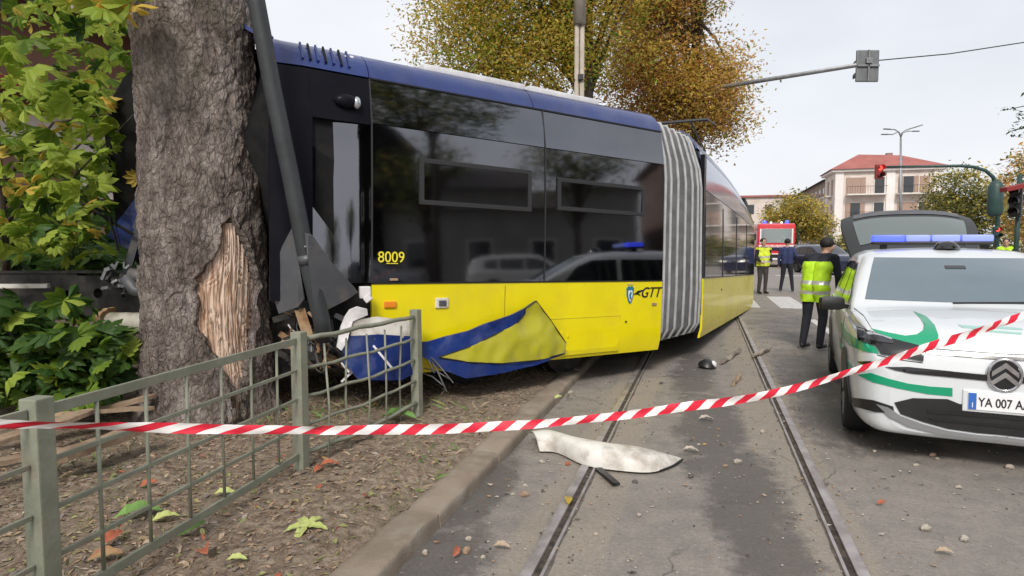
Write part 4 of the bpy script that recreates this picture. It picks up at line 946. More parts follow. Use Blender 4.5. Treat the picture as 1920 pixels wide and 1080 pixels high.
# wreckage left of the trunk
bb = at(120, 560, 6.35); bm_ = empty('torn_beam', Vector((bb.x, bb.y, .1))); tag(bm_, 'dark steel beam with oval holes lying left of the trunk', 'beam'); BM = Matrix.Translation(-bm_.location)
q = MB()
A0, A1 = at(-60, 560, 6.5), at(285, 556, 6.3); ax = (A1 - A0); Lb = ax.length; ax.normalize(); MBx = Matrix.Translation(A0) @ Matrix((ax, Vector((0, 0, 1)).cross(ax).normalized(), Vector((0, 0, 1)))).transposed().to_4x4()
hole = lambda cx, cz, rx, rz: [(cx + rx * math.cos(2 * math.pi * k / 14), cz + rz * math.sin(2 * math.pi * k / 14)) for k in range(14)]
def beamface(mb, y):
    outer = [(0, -.22), (Lb, -.20), (Lb, .20), (Lb * .62, .22), (Lb * .60, .27), (0, .27)]; holes = [hole(Lb * .585, .03, .095, .052), hole(Lb * .725, .04, .05, .05)]
    pts, ed = [], []
    for pl in [outer] + holes:
        k = len(pts); pts += [Vector(p) for p in pl]; ed += [(k + i, k + (i + 1) % len(pl)) for i in range(len(pl))]
    r = delaunay_2d_cdt(pts, ed, [], 1, 1e-6); fs = []
    for t in r[2]:
        c = sum((r[0][i] for i in t), Vector((0, 0))) / 3
        if not any(inside(c[0], c[1], h) for h in holes): fs.append(t)
    mb.add([MBx @ Vector((p[0], y, p[1])) for p in r[0]], fs)
beamface(q, -.03); beamface(q, .09)
q.build('web_plate', 'wreck_dark', bm_, None, BM)
q = MB(); [q.bar(MBx @ Vector((0, .03, z)), MBx @ Vector((Lb, .03, z * .9)), .16, .02) for z in (.27, -.22)]; q.build('flange', 'wreck_dark', bm_, None, BM)
q = MB(); q.bar(at(-60, 537, 6.25), at(92, 536, 6.2), .05, .045, ch=.01); ws = q.build('white_strip', 'white_plastic'); tag(ws, 'pale straight plastic strip jutting in at left edge above shrub', 'strip')
pp0, pp1 = at(203, 606, 5.75), at(300, 606, 5.7); pi = empty('broken_pipe', Vector((pp0.x, pp0.y, .1))); tag(pi, 'cream pipe with rusty jagged flange left of the trunk', 'pipe'); PI_ = Matrix.Translation(-pi.location)
q = MB(); q.tube([pp0, pp1], .098, 20); q.build('tube', 'pipe_cream', pi, 40, PI_)
q = MB(); nn = 22; axp = (pp1 - pp0).normalized(); u_ = axp.cross(Vector((0, 0, 1))).normalized(); v_ = axp.cross(u_)
rg = [.125 + .03 * random.Random(k).random() for k in range(nn)]
q.add([pp0 + axp * o + (u_ * math.cos(2 * math.pi * k / nn) + v_ * math.sin(2 * math.pi * k / nn)) * (rg[k] if o < .03 else .11) for o in (-.02, .025) for k in range(nn)], [(k, (k + 1) % nn, nn + (k + 1) % nn, nn + k) for k in range(nn)] + [tuple(range(nn))[::-1], tuple(range(nn, 2 * nn))]); q.build('flange', 'rusty', pi, 30, PI_)
q = MB(); hb = at(262, 540, 5.7)
q.tube([hb + Vector((-.12, 0, .1)), hb + Vector((-.05, 0, -.02)), hb + Vector((.08, .02, -.05)), hb + Vector((.2, .05, .02))], .055, 10); q.tube([hb + Vector((-.1, .03, .12)), hb + Vector((.0, .03, .10)), hb + Vector((.15, .05, .12))], .06, 10)
hs = q.build('crushed_hose', 'grey_sheet', None, True); tag(hs, 'grey crushed hose coiled above the cream pipe beside trunk', 'hose')

# planks and split wood behind the fence
for k, (x0, y0, x1, y1, d0, d1, wd, hh, lab) in enumerate(((-80, 850, 175, 770, 3.9, 4.6, .13, .03, 'long pale plank lying lowest behind the first fence post'), (95, 862, 275, 800, 3.75, 4.35, .15, .04, 'pale split board pointing at the trunk behind the fence'), (-90, 815, 200, 765, 4.3, 4.75, .12, .03, 'brown weathered plank on top of the wood heap behind fence'), (60, 800, 292, 742, 4.5, 4.95, .08, .03, 'thin brown slat reaching the trunk foot behind fence'), (-80, 880, 120, 845, 3.6, 3.95, .10, .03, 'short grey board at left edge behind the fence'), (100, 775, 290, 765, 4.6, 4.8, .06, .025, 'narrow reddish strip of wood lying across the trunk foot'))):
    a, b = at(x0, y0, d0), at(x1, y1, d1); rr = random.Random(k)
    q = MB(); nn = 14; dr = (b - a); px_ = dr.cross(Vector((0, 0, 1))).normalized()
    ring = [(-.5, -.5), (.5, -.5), (.5, .5), (-.5, .5)]
    rows = []
    for i in range(nn):
        t = i / (nn - 1); c = a + dr * t; e = (1 if i else .6) * (1 if i < nn - 1 else .35)
        rows.append([c + px_ * (u * wd * e + .015 * noise.noise(Vector((t * 9, k, u)))) + Vector((0, 0, v * hh + .012 * noise.noise(Vector((t * 6, k, 3))))) for u, v in ring])
    q.grid(4, nn, lambda i, j: rows[j][i], loop=True); q.f.append([0, 1, 2, 3]); q.m.append(0); q.f.append([len(q.v) - 4 + i for i in (3, 2, 1, 0)]); q.m.append(0)
    o = q.build('wood_plank', 'wood_plank', None, 30); tag(o, lab, 'plank', 'planks heaped behind the fence')

# ================================================================ FENCE
fp = [gnd(68, 745, 1.0), gnd(560, 622, 1.0), at(781, 577, 5.45)]
for p in fp: p.z = 0
fp = [fp[0] - (fp[1] - fp[0])] + fp
fence = empty('fence', fp[1]); tag(fence, 'green grey painted steel railing along the verge', 'fence'); FI = Matrix.Translation(-fp[1])
FH = 1.0
for k, p in enumerate(fp):
    q = MB(); lean = Vector((.0, .0, FH)) if k < 3 else Vector((-.015, .03, FH))
    dr_ = (fp[min(k + 1, 3)] - fp[max(k - 1, 0)]).normalized(); wd = .076
    q.bar(p + Vector((0, 0, -.05)), p + lean, wd, wd, up=dr_, ch=.006); q.build('post', 'fence_paint', fence, None, FI)
HZ = [.945, .755, .57, .385, .20]
for k in range(3):
    a, b = fp[k], fp[k + 1]; dr = (b - a).normalized(); a_, b_ = a + dr * .043, b - dr * .043
    for i, z in enumerate(HZ):
        thick = i in (0, 4); q = MB()
        if k < 2: 
            h_ = .043 if thick else .020
            q.bar(a_ + Vector((0, 0, z)), b_ + Vector((0, 0, z)), .016 if thick else .014, h_, ch=.003)
        else:
            n_ = 10; sag = [.0, .01, .015, .015, .03][i]; pts = [a_ + (b_ - a_) * t / (n_ - 1) + Vector((.01 * math.sin(t * 1.1 + i), 0, z - sag * math.sin(math.pi * t / (n_ - 1)) + .006 * math.sin(t * 2 + i))) for t in range(n_)]
            q.tube(pts, .017 if thick else .012, 6)
        q.build('rail', 'fence_paint', fence, True if k == 2 else None, FI)
    for j in range(1, 7 if k < 2 else 6):
        t = j / (7 if k < 2 else 6); c = a + (b - a) * t; q = MB(); z0 = .20
        if k < 2: q.tube([c + Vector((0, 0, z0)), c + Vector((0, 0, .94))], .008, 8)
        else:
            rr = random.Random(j); q.tube([c + Vector((rr.gauss(0, .01), 0, -.0)), c + Vector((rr.gauss(0, .02), rr.gauss(0, .02), .45)), c + Vector((0, 0, .89))], .008, 8)
        q.build('rod', 'fence_paint', fence, True, FI)

# ================================================================ BARRIER TAPE
path = [(-60, 793, 2.02), (0, 795, 2.06), (150, 798, 2.16), (300, 802, 2.27), (500, 806, 2.42), (700, 806, 2.56), (860, 803, 2.68), (1000, 795, 2.75), (1140, 782, 2.82), (1270, 765, 2.88), (1440, 740, 2.97), (1600, 696, 3.06), (1750, 648, 3.14), (1850, 616, 3.2), (1900, 598, 3.25), (2010, 560, 3.32)]
ctl = [at(*p) for p in path]; pts = []; nseg = 420
for i in range(nseg + 1): pts.append(catmull(ctl, (len(ctl) - 1) * i / nseg))
s_ = [0]
for a, b in zip(pts, pts[1:]): s_.append(s_[-1] + (b - a).length)
per = .128; slant = .035
tot = s_[-1]
def tape_at(s):
    s = max(0, min(tot - 1e-6, s)); lo, hi = 0, nseg
    while hi - lo > 1:
        m_ = (lo + hi) // 2
        if s_[m_] <= s: lo = m_
        else: hi = m_
    return pts[lo] + (pts[hi] - pts[lo]) * ((s - s_[lo]) / (s_[hi] - s_[lo])), (pts[hi] - pts[lo]).normalized()
def tape_frame(s):
    p, t = tape_at(s); up = (Vector((0, 0, 1)) - t * t.z).normalized(); nrm = t.cross(up)
    an = .5 * math.sin(s * 2.1 + .4) * max(.25, 1 - s / 3.0) + (.45 * math.sin(s * 6.5) if s < 1.1 else .12 * math.sin(s * 9)); 
    hw = .0195 + .002 * math.sin(s * 5)
    return p, up * math.cos(an) + nrm * math.sin(an), hw, nrm
q = MB(); k = 0; s = 0
while s < tot:
    mi = k % 2; half = (per if s > 1.1 else per + .07 * (1 - s / 1.1)) / 2; slant = .03 + .05 * max(0, 1 - s / 1.1); sub = 5; rows = []
    for i in range(sub + 1):
        row = []
        for j, v in enumerate((-1, -.4, .3, 1)):
            ss = s + half * i / sub + slant * v * (1 if True else 0)
            p, up, hw, nrm = tape_frame(ss); row.append(p + up * hw * v + nrm * (.004 * math.cos(v * 2.4 + ss * 14) + .0015 * math.sin(ss * 70 + v)))
        rows.append(row)
    q.grid(4, sub + 1, lambda i, j: rows[j][i], mi); s += half; k += 1
tp = q.build('barrier_tape', ['tape_white', 'tape_red'], None, True); tag(tp, 'red and white striped barrier tape stretched across the foreground', 'barrier tape')

# ================================================================ DEBRIS ON THE ROAD
# white bumper shell
bc = gnd(1125, 862); wb = empty('bumper_fragment', bc); tag(wb, 'large pale curved bumper fragment lying across the left rail', 'bumper')
ctrl = [(996, 814, .16, .075), (1030, 816, .15, .085), (1080, 838, .10, .10), (1140, 848, .09, .095), (1200, 852, .08, .085), (1240, 844, .06, .045), (1262, 834, .05, .006)]
q = MB(); nn = 40; rows = []
cc = [Vector((*gnd(px, py + 32, 0).xy, z)) for px, py, z, h_ in ctrl]; hh = [Vector((h_, 0, 0)) for *_, h_ in ctrl]
for i in range(nn):
    t = (len(ctrl) - 1) * i / (nn - 1); c = catmull(cc, t); h_ = max(.004, catmull(hh, t).x); k_ = h_ / .1
    pr = [(.26, .75), (.17, 1.15), (.09, 1.30), (.0, 1.28), (-.05, 1.1), (-.09, .6), (-.10, .12), (-.08, .06)]
    rows.append([Vector((c.x + .01 * k, c.y + y * min(1, k_) + .03, .012 + z * h_)) - bc for k, (y, z) in enumerate(pr)])
q.grid(8, nn, lambda i, j: rows[j][i])
o_ = q.build('shell', 'white_plastic', wb, 50); md = o_.modifiers.new('thickness', 'SOLIDIFY'); md.thickness = .01; md.offset = 1
q = MB(); q.tube([r[-1] + Vector((0, -.012, .0)) for r in rows], .008, 6); q.build('dark_rim', 'mark_black', wb, True)
q = MB(); q.add([gnd(1120, 880, .02), gnd(1150, 905, .05), gnd(1158, 908, .01), gnd(1130, 892, .005)], [(0, 1, 2, 3)]); q.bar(gnd(1122, 878, .02), gnd(1156, 908, .02), .05, .012); sh = q.build('black_shard', 'car_black'); tag(sh, 'black plastic shard just below the pale bumper fragment', 'shard')
# cap and splintered wood near the bellows
q = MB(); c = gnd(1325, 690); q.lathe([(.10, 0), (.115, .02), (.10, .06), (.06, .10), (.01, .115)], 16, Matrix.Translation(c) @ Matrix.Rotation(.2, 4, 'Y')); q.ball(c + Vector((.07, -.035, .05)), (.045, .05, .05), 10, 7, mi=1)
tag(q.build('plastic_cap', ['car_black', 'foam_white'], None, 40), 'black and white plastic cap on asphalt below the bellows', 'cap')
def splinter(name, lab, p0, p1, r0, mat, z=.03):
    a, b = gnd(*p0, z), gnd(*p1, z); q = MB(); n_ = 7
    q.tube([a + (b - a) * i / (n_ - 1) + Vector((0, 0, .015 * math.sin(i * 2.3))) for i in range(n_)], [r0 * (.5 + .5 * math.sin(math.pi * (i + .7) / n_)) for i in range(n_)], 7, jit=.35); tag(q.build(name, mat, None, 30), lab, 'wood')
splinter('broken_branch', 'bark covered branch piece beside the right rail near bellows', (1352, 680), (1388, 656), .036, 'litter_grey', .03)
splinter('broken_branch', 'short grey stick lying across the right rail', (1412, 668), (1446, 652), .028, 'litter_grey', .045)
splinter('broken_branch', 'flat pale board piece between rails below the branch', (1374, 722), (1390, 700), .03, 'litter_tan', .015)
# stones and shards one can count
def stone(p, s, mat, lab, name='stone', cat='stone', flat=.6, group='debris scattered on the road'):
    rr = random.Random(int(p.x * 1e4) ^ int(p.y * 1e4)); q = MB(); q.ball((0, 0, 0), (s, s * rr.uniform(.6, .9), s * flat), 8, 5, Matrix.Rotation(rr.uniform(0, 3), 3, 'Z'))
    q.v = [tuple(Vector(v) * (1 + .6 * noise.noise(Vector(v) * (1.5 / s) + p * 3))) for v in q.v]
    o = q.build(name, mat, None, 40); o.location = p + Vector((0, 0, s * flat * .6)); tag(o, lab, cat, group)
for (px, py, s, m, lab) in ((984, 930, .030, 'pebble_tan', 'largest tan stone on damp asphalt left of the left rail'), (1016, 868, .022, 'pebble_pale', 'pale stone beside the left end of the bumper fragment'), (1065, 872, .024, 'dead_red', 'orange brown stone under the bumper fragment'), (985, 912, .018, 'pebble_pale', 'pale chip just above the largest tan stone'), (1018, 922, .016, 'pebble_dark', 'dark chip right of the largest tan stone'), (962, 928, .014, 'pebble_pale', 'tiny pale chip left of the largest tan stone'),
    (1310, 835, .016, 'pebble_pale', 'small pale chip right of the bumper fragment tip'), (1295, 895, .026, 'pebble_dark', 'black lump between the rails right of bumper fragment'), (1190, 905, .022, 'pebble_dark', 'dark lump below the bumper fragment'), (1430, 812, .026, 'pebble_pale', 'pale stone left of the right rail below the tape'), (1384, 868, .030, 'pebble_pale', 'pale flat stone between rails in the damp streak'), (1360, 875, .018, 'pebble_tan', 'tan chip beside the pale flat stone between rails'),
    (1749, 855, .028, 'pebble_tan', 'tan stone on asphalt in front of the white car'), (1757, 862, .018, 'pebble_pale', 'pale chip touching the tan stone before white car'), (1718, 874, .020, 'pebble_pale', 'pale chip left of tan stone before white car'), (1892, 879, .030, 'pebble_pale', 'pale stone at right edge before the white car'), (1797, 916, .022, 'pebble_pale', 'pale chip on open asphalt at right'), (1640, 847, .016, 'pebble_pale', 'tiny pale chip left of the white car bumper'),
    (1734, 994, .030, 'pebble_pale', 'pale chip low on the right asphalt'), (1808, 1014, .026, 'pebble_pale', 'pale stone near bottom right corner'), (875, 1035, .026, 'pebble_tan', 'rounded brown stone beside the kerb at bottom'), (879, 1012, .018, 'pebble_pale', 'pale chip above the brown stone beside kerb'), (797, 1038, .020, 'pebble_pale', 'pale stone lying on kerb foot at bottom'), (776, 955, .020, 'pebble_pale', 'pale pebble on top of the cracked kerb'), (906, 1046, .014, 'pebble_pale', 'tiny pale chip right of the brown stone beside kerb'), (1070, 738, .035, 'pebble_pale', 'pale chip beside the kerb under the tram'), (1240, 720, .026, 'pebble_dark', 'dark chip between the rails below the tram skirt'), (1118, 1003, .014, 'pebble_pale', 'white speck between the rails at bottom'), (1198, 968, .016, 'pebble_pale', 'white chip in the middle between rails at bottom')):
    stone(gnd(px, py), s, m, lab)
# fallen leaves one can count
def fallen(px, py, size, kind, mat, lab, verge=True, rot=0, tilt=.15, z=.012):
    p = on_verge(px, py) if verge else gnd(px, py); src = palmate(5, 1, .42, .03, .12) if kind == 'hand' else simple_leaf(1, .55, .12)
    if kind == 'star':
        src = MB()
        for k in range(5):
            an = k * 1.15 - .5; sl = simple_leaf(1, .5, .08); src.add([Matrix.Rotation(an, 3, 'Z') @ Vector(v) for v in sl.v], sl.f)
    me = bpy.data.meshes.new('fallen_leaf'); me.from_pydata([(v[0] * size, v[1] * size, v[2] * size) for v in src.v], [], src.f); me.materials.append(MAT[mat]); me.update()
    o = link('fallen_leaf', me); o.location = p + Vector((0, 0, z + size * .08)); o.rotation_euler = (tilt, -tilt * .6, rot); tag(o, lab, 'leaf', 'fallen leaves'); return o
fallen(575, 1003, .11, 'star', 'pale_leaf', 'pale green five fingered leaf on bare soil at bottom', rot=.4)
fallen(215, 985, .22, 'simple', 'fresh_leaf', 'large bright green leaf behind the lower fence rail', rot=.5)
fallen(330, 1015, .15, 'simple', 'fresh_leaf', 'glossy green leaf just outside the bottom fence rail', rot=.9, tilt=.4)
fallen(285, 985, .13, 'simple', 'pale_leaf', 'pale green leaf between two fence rods', rot=.6)
fallen(715, 787, .30, 'simple', 'fresh_leaf', 'wide green leaf under the tape right of second post', rot=-.1)
fallen(262, 920, .10, 'simple', 'dead_red', 'orange leaf standing out behind the fence', rot=.2, tilt=.5)
fallen(385, 1045, .13, 'simple', 'dead_red', 'curled red leaf below the bottom fence rail', rot=-1.1, tilt=.5)
fallen(165, 1060, .14, 'simple', 'dead_leaf', 'brown leaf beside first post at bottom', rot=.3, tilt=.3)
fallen(190, 1030, .12, 'simple', 'dead_red', 'red brown leaf in the pile right of first post', rot=1.2, tilt=.4)
fallen(600, 885, .12, 'simple', 'dead_red', 'upper red leaf at the foot of second post', rot=.3)
fallen(612, 878, .11, 'simple', 'dead_leaf', 'tan leaf at the foot of second post', rot=2.3, tilt=.4)
fallen(590, 895, .10, 'simple', 'dead_red', 'lower red leaf at the foot of second post', rot=1.3)
fallen(425, 1066, .09, 'simple', 'pale_leaf', 'small pale yellow leaf at the bottom edge on soil', rot=.1)
fallen(655, 830, .10, 'simple', 'dead_leaf', 'brown leaf on soil just below the tape', rot=.7)
fallen(400, 935, .13, 'simple', 'pale_leaf', 'pale leaf inside the fence beside bottom rail', rot=.1)
fallen(1066, 955, .10, 'simple', 'leaf_yellow', 'bright yellow leaf lying in left rail groove', False, 1.6, .2, .025)
fallen(925, 1030, .09, 'simple', 'litter_tan', 'pale curled leaf on damp asphalt left of rail', False, -.25, .2)
fallen(850, 1050, .07, 'simple', 'dead_red', 'curled brown leaf beside the kerb at bottom', False, 1.2, .7)
fallen(1645, 950, .06, 'simple', 'dead_red', 'orange leaf on asphalt right of the right rail', False, .2, .4)
fallen(1755, 1040, .08, 'simple', 'litter_tan', 'pale tan leaf near the bottom on right asphalt', False, -.3)
fallen(1310, 790, .14, 'simple', 'pebble_pale', 'pale flake of paint right of tape between rails', False, 0, .05)
fallen(1280, 848, .12, 'simple', 'pebble_pale', 'white flake beyond the bumper fragment tip', False, -.2, .05)
fallen(1040, 775, .10, 'simple', 'pale_leaf', 'yellowish leaf on the kerb above the tape', False, .6, .2, .13)

# ================================================================ CARS
STN = [(0, .24, .66, .64, .54, .70, .72), (-.03, .21, .75, .76, .65, .81, .84), (-.10, .195, .815, .86, .70, .91, .94), (-.22, .20, .865, .925, .76, .98, 1.005), (-.45, .20, .89, .955, .80, 1.02, 1.05), (-.80, .20, .90, .975, .82, 1.045, 1.085), (-1.08, .20, .90, .985, .82, 1.06, 1.115),
       (-1.35, .20, .90, .99, .785, 1.20, 1.27), (-1.65, .20, .90, .995, .745, 1.365, 1.44), (-1.95, .20, .90, 1.0, .70, 1.49, 1.555), (-2.3, .20, .90, 1.0, .685, 1.54, 1.60), (-3.0, .20, .90, 1.01, .675, 1.54, 1.61), (-3.7, .20, .895, 1.02, .66, 1.50, 1.57), (-4.08, .22, .87, 1.0, .62, 1.42, 1.47), (-4.25, .26, .82, .95, .58, 1.2, 1.24), (-4.33, .35, .70, .85, .5, .9, .93)]
def car_section(s):
    x, zb, w_, zsh, wt, zt, zc = s
    return [(x, 0, zb), (x, .7 * w_, zb), (x, .93 * w_, zb + .03), (x, .985 * w_, zb + (zsh - zb) * .28), (x, w_, zb + (zsh - zb) * .58), (x, .985 * w_, zsh - .07 * (zsh - zb)), (x, .955 * w_, zsh), (x, (wt + .95 * w_) / 2 + .012, (zsh + zt) / 2), (x, wt, zt), (x, wt * .55, zt + .78 * (zc - zt)), (x, 0, zc)]
def car_grid(stn=STN, us=5, vs=4):
    secs = [car_section(s) for s in stn]; ns, nk = len(secs), 11; U, V = (ns - 1) * us + 1, (nk - 1) * vs + 1
    half = []
    for i in range(U):
        t = i / us; row = []
        ctl_ = [catmull([secs[s][k] for s in range(ns)], t) for k in range(nk)]
        for j in range(V): row.append(catmull(ctl_, j / vs))
        half.append(row)
    rows = [r + [Vector((p.x, -p.y, p.z)) for p in r[-2:0:-1]] for r in half]
    return rows
def car_body(rows):
    q = MB(); n = len(rows[0]); q.grid(n, len(rows), lambda i, j: rows[j][i], loop=True)
    q.f.append(list(range(n))); q.m.append(0); k = (len(rows) - 1) * n; q.f.append([k + i for i in range(n)][::-1]); q.m.append(0)
    return q
CARROWS = car_grid()
_q = car_body(CARROWS); CARBVH = BVHTree.FromPolygons([Vector(v) for v in _q.v], _q.f)
def cfront(y, z):
    h = CARBVH.ray_cast(Vector((2, y, z)), Vector((-1, 0, 0)))
    if h[0] is None: return None
    nn = h[1] if h[1].x > 0 else -h[1]; return h[0], nn
def cside(sg):
    def fn(x, z):
        h = CARBVH.ray_cast(Vector((x, 3 * sg, z)), Vector((0, -sg, 0)))
        if h[0] is None: return None
        nn = h[1] if h[1].y * sg > 0 else -h[1]; return h[0], nn
    return fn
def crear(y, z):
    h = CARBVH.ray_cast(Vector((-8, y, z)), Vector((1, 0, 0)))
    if h[0] is None: return None
    nn = h[1] if h[1].x < 0 else -h[1]; return h[0], nn
PX, PY_ = Vector((1, 0, 0)), Vector((0, 1, 0))
def arc_poly(cx, cz, r, z0, n=14): return [(cx + r * math.cos(math.pi * k / n), max(z0, cz + r * math.sin(math.pi * k / n))) for k in range(n + 1)] + [(cx - r, z0), (cx + r, z0)]
def wheel(parent, x, sg):
    M = Matrix.Translation((x, .80 * sg, .325)) @ Matrix.Rotation(-math.pi / 2 * sg, 4, 'X'); q = MB()
    q.lathe([(.20, -.10), (.30, -.10), (.325, -.07), (.325, .07), (.30, .105), (.22, .11), (.20, .09)], 28, M); wq = q.build('wheel', 'tyre', parent, 40)
    q = MB(); q.lathe([(.21, .07), (.205, .095), (.19, .06), (.05, .07), (.045, .085), (.0, .085)], 24, M)
    for k in range(5):
        an = 2 * math.pi * k / 5; q.bar(M @ Vector((.04 * math.cos(an), .04 * math.sin(an), .085)), M @ Vector((.2 * math.cos(an), .2 * math.sin(an), .085)), .05, .03)
    q.build('rim', 'rim_grey', wq, 40)
def make_car(name, label, M, paint, detail=True, group=None, screen='car_window', lamps='lamp_lens', cat='car'):
    c = empty(name, M=M); tag(c, label, cat, group)
    body = car_body(CARROWS).build('body', paint, c, 50)
    ws_ = [(-.735, 1.13), (.735, 1.13), (.70, 1.25), (.645, 1.42), (.61, 1.505), (-.61, 1.505), (-.645, 1.42), (-.70, 1.25)]
    MB().patch(ws_, cfront, PX, .09, th=.003, lift=.003).build('windscreen', screen, c, 60)
    rw = [(-.6, 1.12), (.6, 1.12), (.52, 1.38), (-.52, 1.38)]
    MB().patch(rw, crear, -PX, .1, th=.003).build('rear_window', 'car_window', c, 60)
    for sg in (-1, 1):
        for pl in ([(-1.5, 1.06), (-2.35, 1.05), (-2.35, 1.46), (-1.98, 1.45), (-1.75, 1.35)], [(-2.42, 1.05), (-3.2, 1.06), (-3.25, 1.44), (-2.42, 1.46)], [(-3.28, 1.07), (-3.75, 1.12), (-3.72, 1.36), (-3.32, 1.43)]):
            MB().patch(pl, cside(sg), PY_ * sg, .12, th=.003, lift=.003).build('side_window', 'car_window', c, 60)
        for x in (-.83, -3.4):
            MB().patch(arc_poly(x, .33, .40, .2), cside(sg), PY_ * sg, .08, th=.012, lift=.002).build('wheel_arch', 'car_black', c, 60); wheel(c, x, sg)
        MB().patch([(-1.26, .21), (-2.98, .21), (-2.98, .30), (-1.26, .30)], cside(sg), PY_ * sg, .1, th=.012).build('sill', 'car_black', c, 60)
        q = MB(); q.box((-1.42, .99 * sg, 1.065), (.12, .22, .13), Matrix.Rotation(-.25 * sg, 3, 'Z'), ch=.045); q.bar((-1.45, .84 * sg, 1.03), (-1.43, .93 * sg, 1.05), .05, .04); q.build('door_mirror', 'car_black', c, 50)
        MB().patch([(-1.32, .95), (-1.34, .4), (-1.325, .4), (-1.305, .95)], cside(sg), PY_ * sg, .1, th=.001).build('door_gap', 'car_black', c)
    return c, body
# --- white patrol car
CF = at(1884, 685, 4.26); CF.z = 0; CH = math.atan2(-math.cos(R(24)), -math.sin(R(24)))
CM = Matrix.Translation(CF) @ Matrix.Rotation(CH, 4, 'Z') @ Matrix.Diagonal((1, 1, .95, 1))
car, body = make_car('patrol_car', 'white patrol car with green stripes, blue light bar and raised tailgate', CM, 'car_white', screen='windscreen')
CI = CM.inverted(); _co = CI @ Vector((0, 0, H)); _cr = CI.to_3x3()
def Z6(pts): return [(1480 + a / 2.159, 360 + b / 2.159) for a, b in pts]
def ccam(px, py):
    h = CARBVH.ray_cast(_co, (_cr @ ray(px, py)).normalized())
    if h[0] is None: return None
    nn = h[1] if h[1].dot(_co - h[0]) > 0 else -h[1]; return h[0], nn
def car_marks(name, pts, mat, lift=.002, th=.003, h=6, mirror=True, parent=None):
    for mir in ((0, 1) if mirror else (0,)):
        q = MB(); q.patch(Z6(pts), ccam, (_co).normalized(), h, th=th, lift=lift + .0012 * mir)
        if not q.f: continue
        if mir: q.v = [(a, -b, c) for a, b, c in q.v]; q.f = [f[::-1] for f in q.f]
        o = q.build(name, mat, parent or car, 60)
    return o
car_marks('headlamp', [(277, 545), (330, 565), (420, 598), (520, 622), (546, 640), (541, 686), (470, 672), (372, 657), (352, 625), (285, 600)], 'car_gloss_black', .003, .012)
car_marks('lamp_unit', [(284, 553), (350, 578), (420, 604), (420, 618), (350, 608), (290, 592)], 'lamp_dark', .016, .004, 5)
car_marks('daylight_strip', [(286, 554), (345, 575), (415, 598), (415, 603), (345, 582), (288, 561)], 'lamp_lens', .020, .003, 5)
car_marks('hood_stripe', [(330, 553), (400, 570), (470, 583), (515, 578), (540, 562), (545, 538), (530, 512), (503, 484), (555, 505), (588, 540), (603, 580), (602, 608), (565, 626), (480, 624), (400, 602)], 'car_green')
car_marks('wing_stripe', [(210, 520), (232, 560), (262, 588), (310, 608), (352, 630), (362, 656), (300, 644), (246, 622), (222, 590), (212, 560)], 'car_green')
car_marks('wing_stripe', [(205, 600), (214, 620), (228, 660), (258, 712), (238, 714), (216, 672)], 'car_green')
car_marks('bumper_stripe', [(278, 740), (330, 732), (400, 755), (480, 775), (570, 787), (660, 793), (660, 827), (560, 818), (440, 795), (340, 770)], 'car_green')
car_marks('grille_line', [(540, 641), (600, 646), (700, 655), (880, 668), (880, 682), (700, 668), (560, 656)], 'car_gloss_black', .003, .006)
car_marks('grille', [(388, 708), (480, 708), (640, 724), (760, 736), (885, 746), (885, 778), (800, 764), (640, 748), (500, 735), (430, 722)], 'car_gloss_black', .003, .006)
car_marks('fog_slot', [(278, 686), (330, 684), (350, 696), (300, 700)], 'car_gloss_black', .003, .006)
car_marks('air_intake', [(425, 852), (500, 834), (640, 838), (690, 858), (885, 872), (885, 985), (760, 975), (640, 958), (540, 930), (450, 898)], 'car_black', .003, .005)
car_marks('lower_cheek', [(255, 832), (340, 842), (420, 868), (425, 895), (350, 890), (265, 868)], 'car_black', .003, .005)
car_marks('intake_bar', [(560, 880), (885, 905), (885, 918), (560, 892)], 'car_gloss_black', .010, .006)
car_marks('intake_bar', [(560, 912), (885, 940), (885, 952), (580, 924)], 'car_gloss_black', .010, .006)
car_marks('skid_plate', [(355, 858), (400, 870), (450, 905), (540, 938), (640, 965), (760, 982), (885, 992), (885, 1006), (760, 996), (600, 976), (480, 946), (410, 910)], 'car_silver', .006, .012)
car_marks('hood_lettering', [(682, 538), (760, 545), (800, 540), (940, 553), (945, 560), (800, 552), (760, 556), (700, 550)], 'car_green_pale', .002, .002, 6, False)
car_marks('hood_lettering', [(742, 556), (940, 570), (940, 578), (742, 562)], 'car_green_pale', .002, .002, 6, False)
for nm, pl in (('hood_gap', [(262, 470), (300, 500), (332, 550)]), ('hood_gap', [(545, 632), (650, 640), (780, 650), (880, 657)]), ('bumper_gap', [(205, 590), (212, 650), (222, 715), (240, 760)]), ('bumper_gap', [(355, 660), (420, 676), (540, 692)])):
    w_ = 1.6; car_marks(nm, [(x, y - w_) for x, y in pl] + [(x + (w_ * 1.5 if nm == 'bumper_gap' and pl[0][0] < 300 else 0), y + w_) for x, y in pl[::-1]], 'car_black', .001, .002, 4)
# plate with its characters
h0 = cfront(0, .52); PZ = .515
PM = Matrix.Translation((h0[0].x + .022, 0, PZ)) @ Matrix(((0, 0, 1), (1, 0, 0), (0, 1, 0))).to_4x4() @ Matrix.Rotation(-.04, 4, 'X')
plate = MB().box((0, 0, -.006), (.40, .125, .012), ch=.004).build('number_plate', 'plate_white', car, None, PM)
MB().box((-.175, 0, .0015), (.045, .118, .003)).build('country_band', 'plate_blue', plate)
MB().box((.175, 0, .0015), (.045, .118, .003)).build('country_band', 'plate_blue', plate)
text_mesh('country_letter', 'I', .05, 'plate_white', plate, Matrix.Translation((-.175, -.03, .004)), .001)
text_mesh('plate_characters', 'YA 007 AA', .088, 'mark_black', plate, Matrix.Translation((.002, -.006, .002)), .0015, 0, .001, .70)
MB().box((0, 0, -.02), (.46, .16, .025), ch=.01).build('plate_holder', 'car_white', car, None, PM)
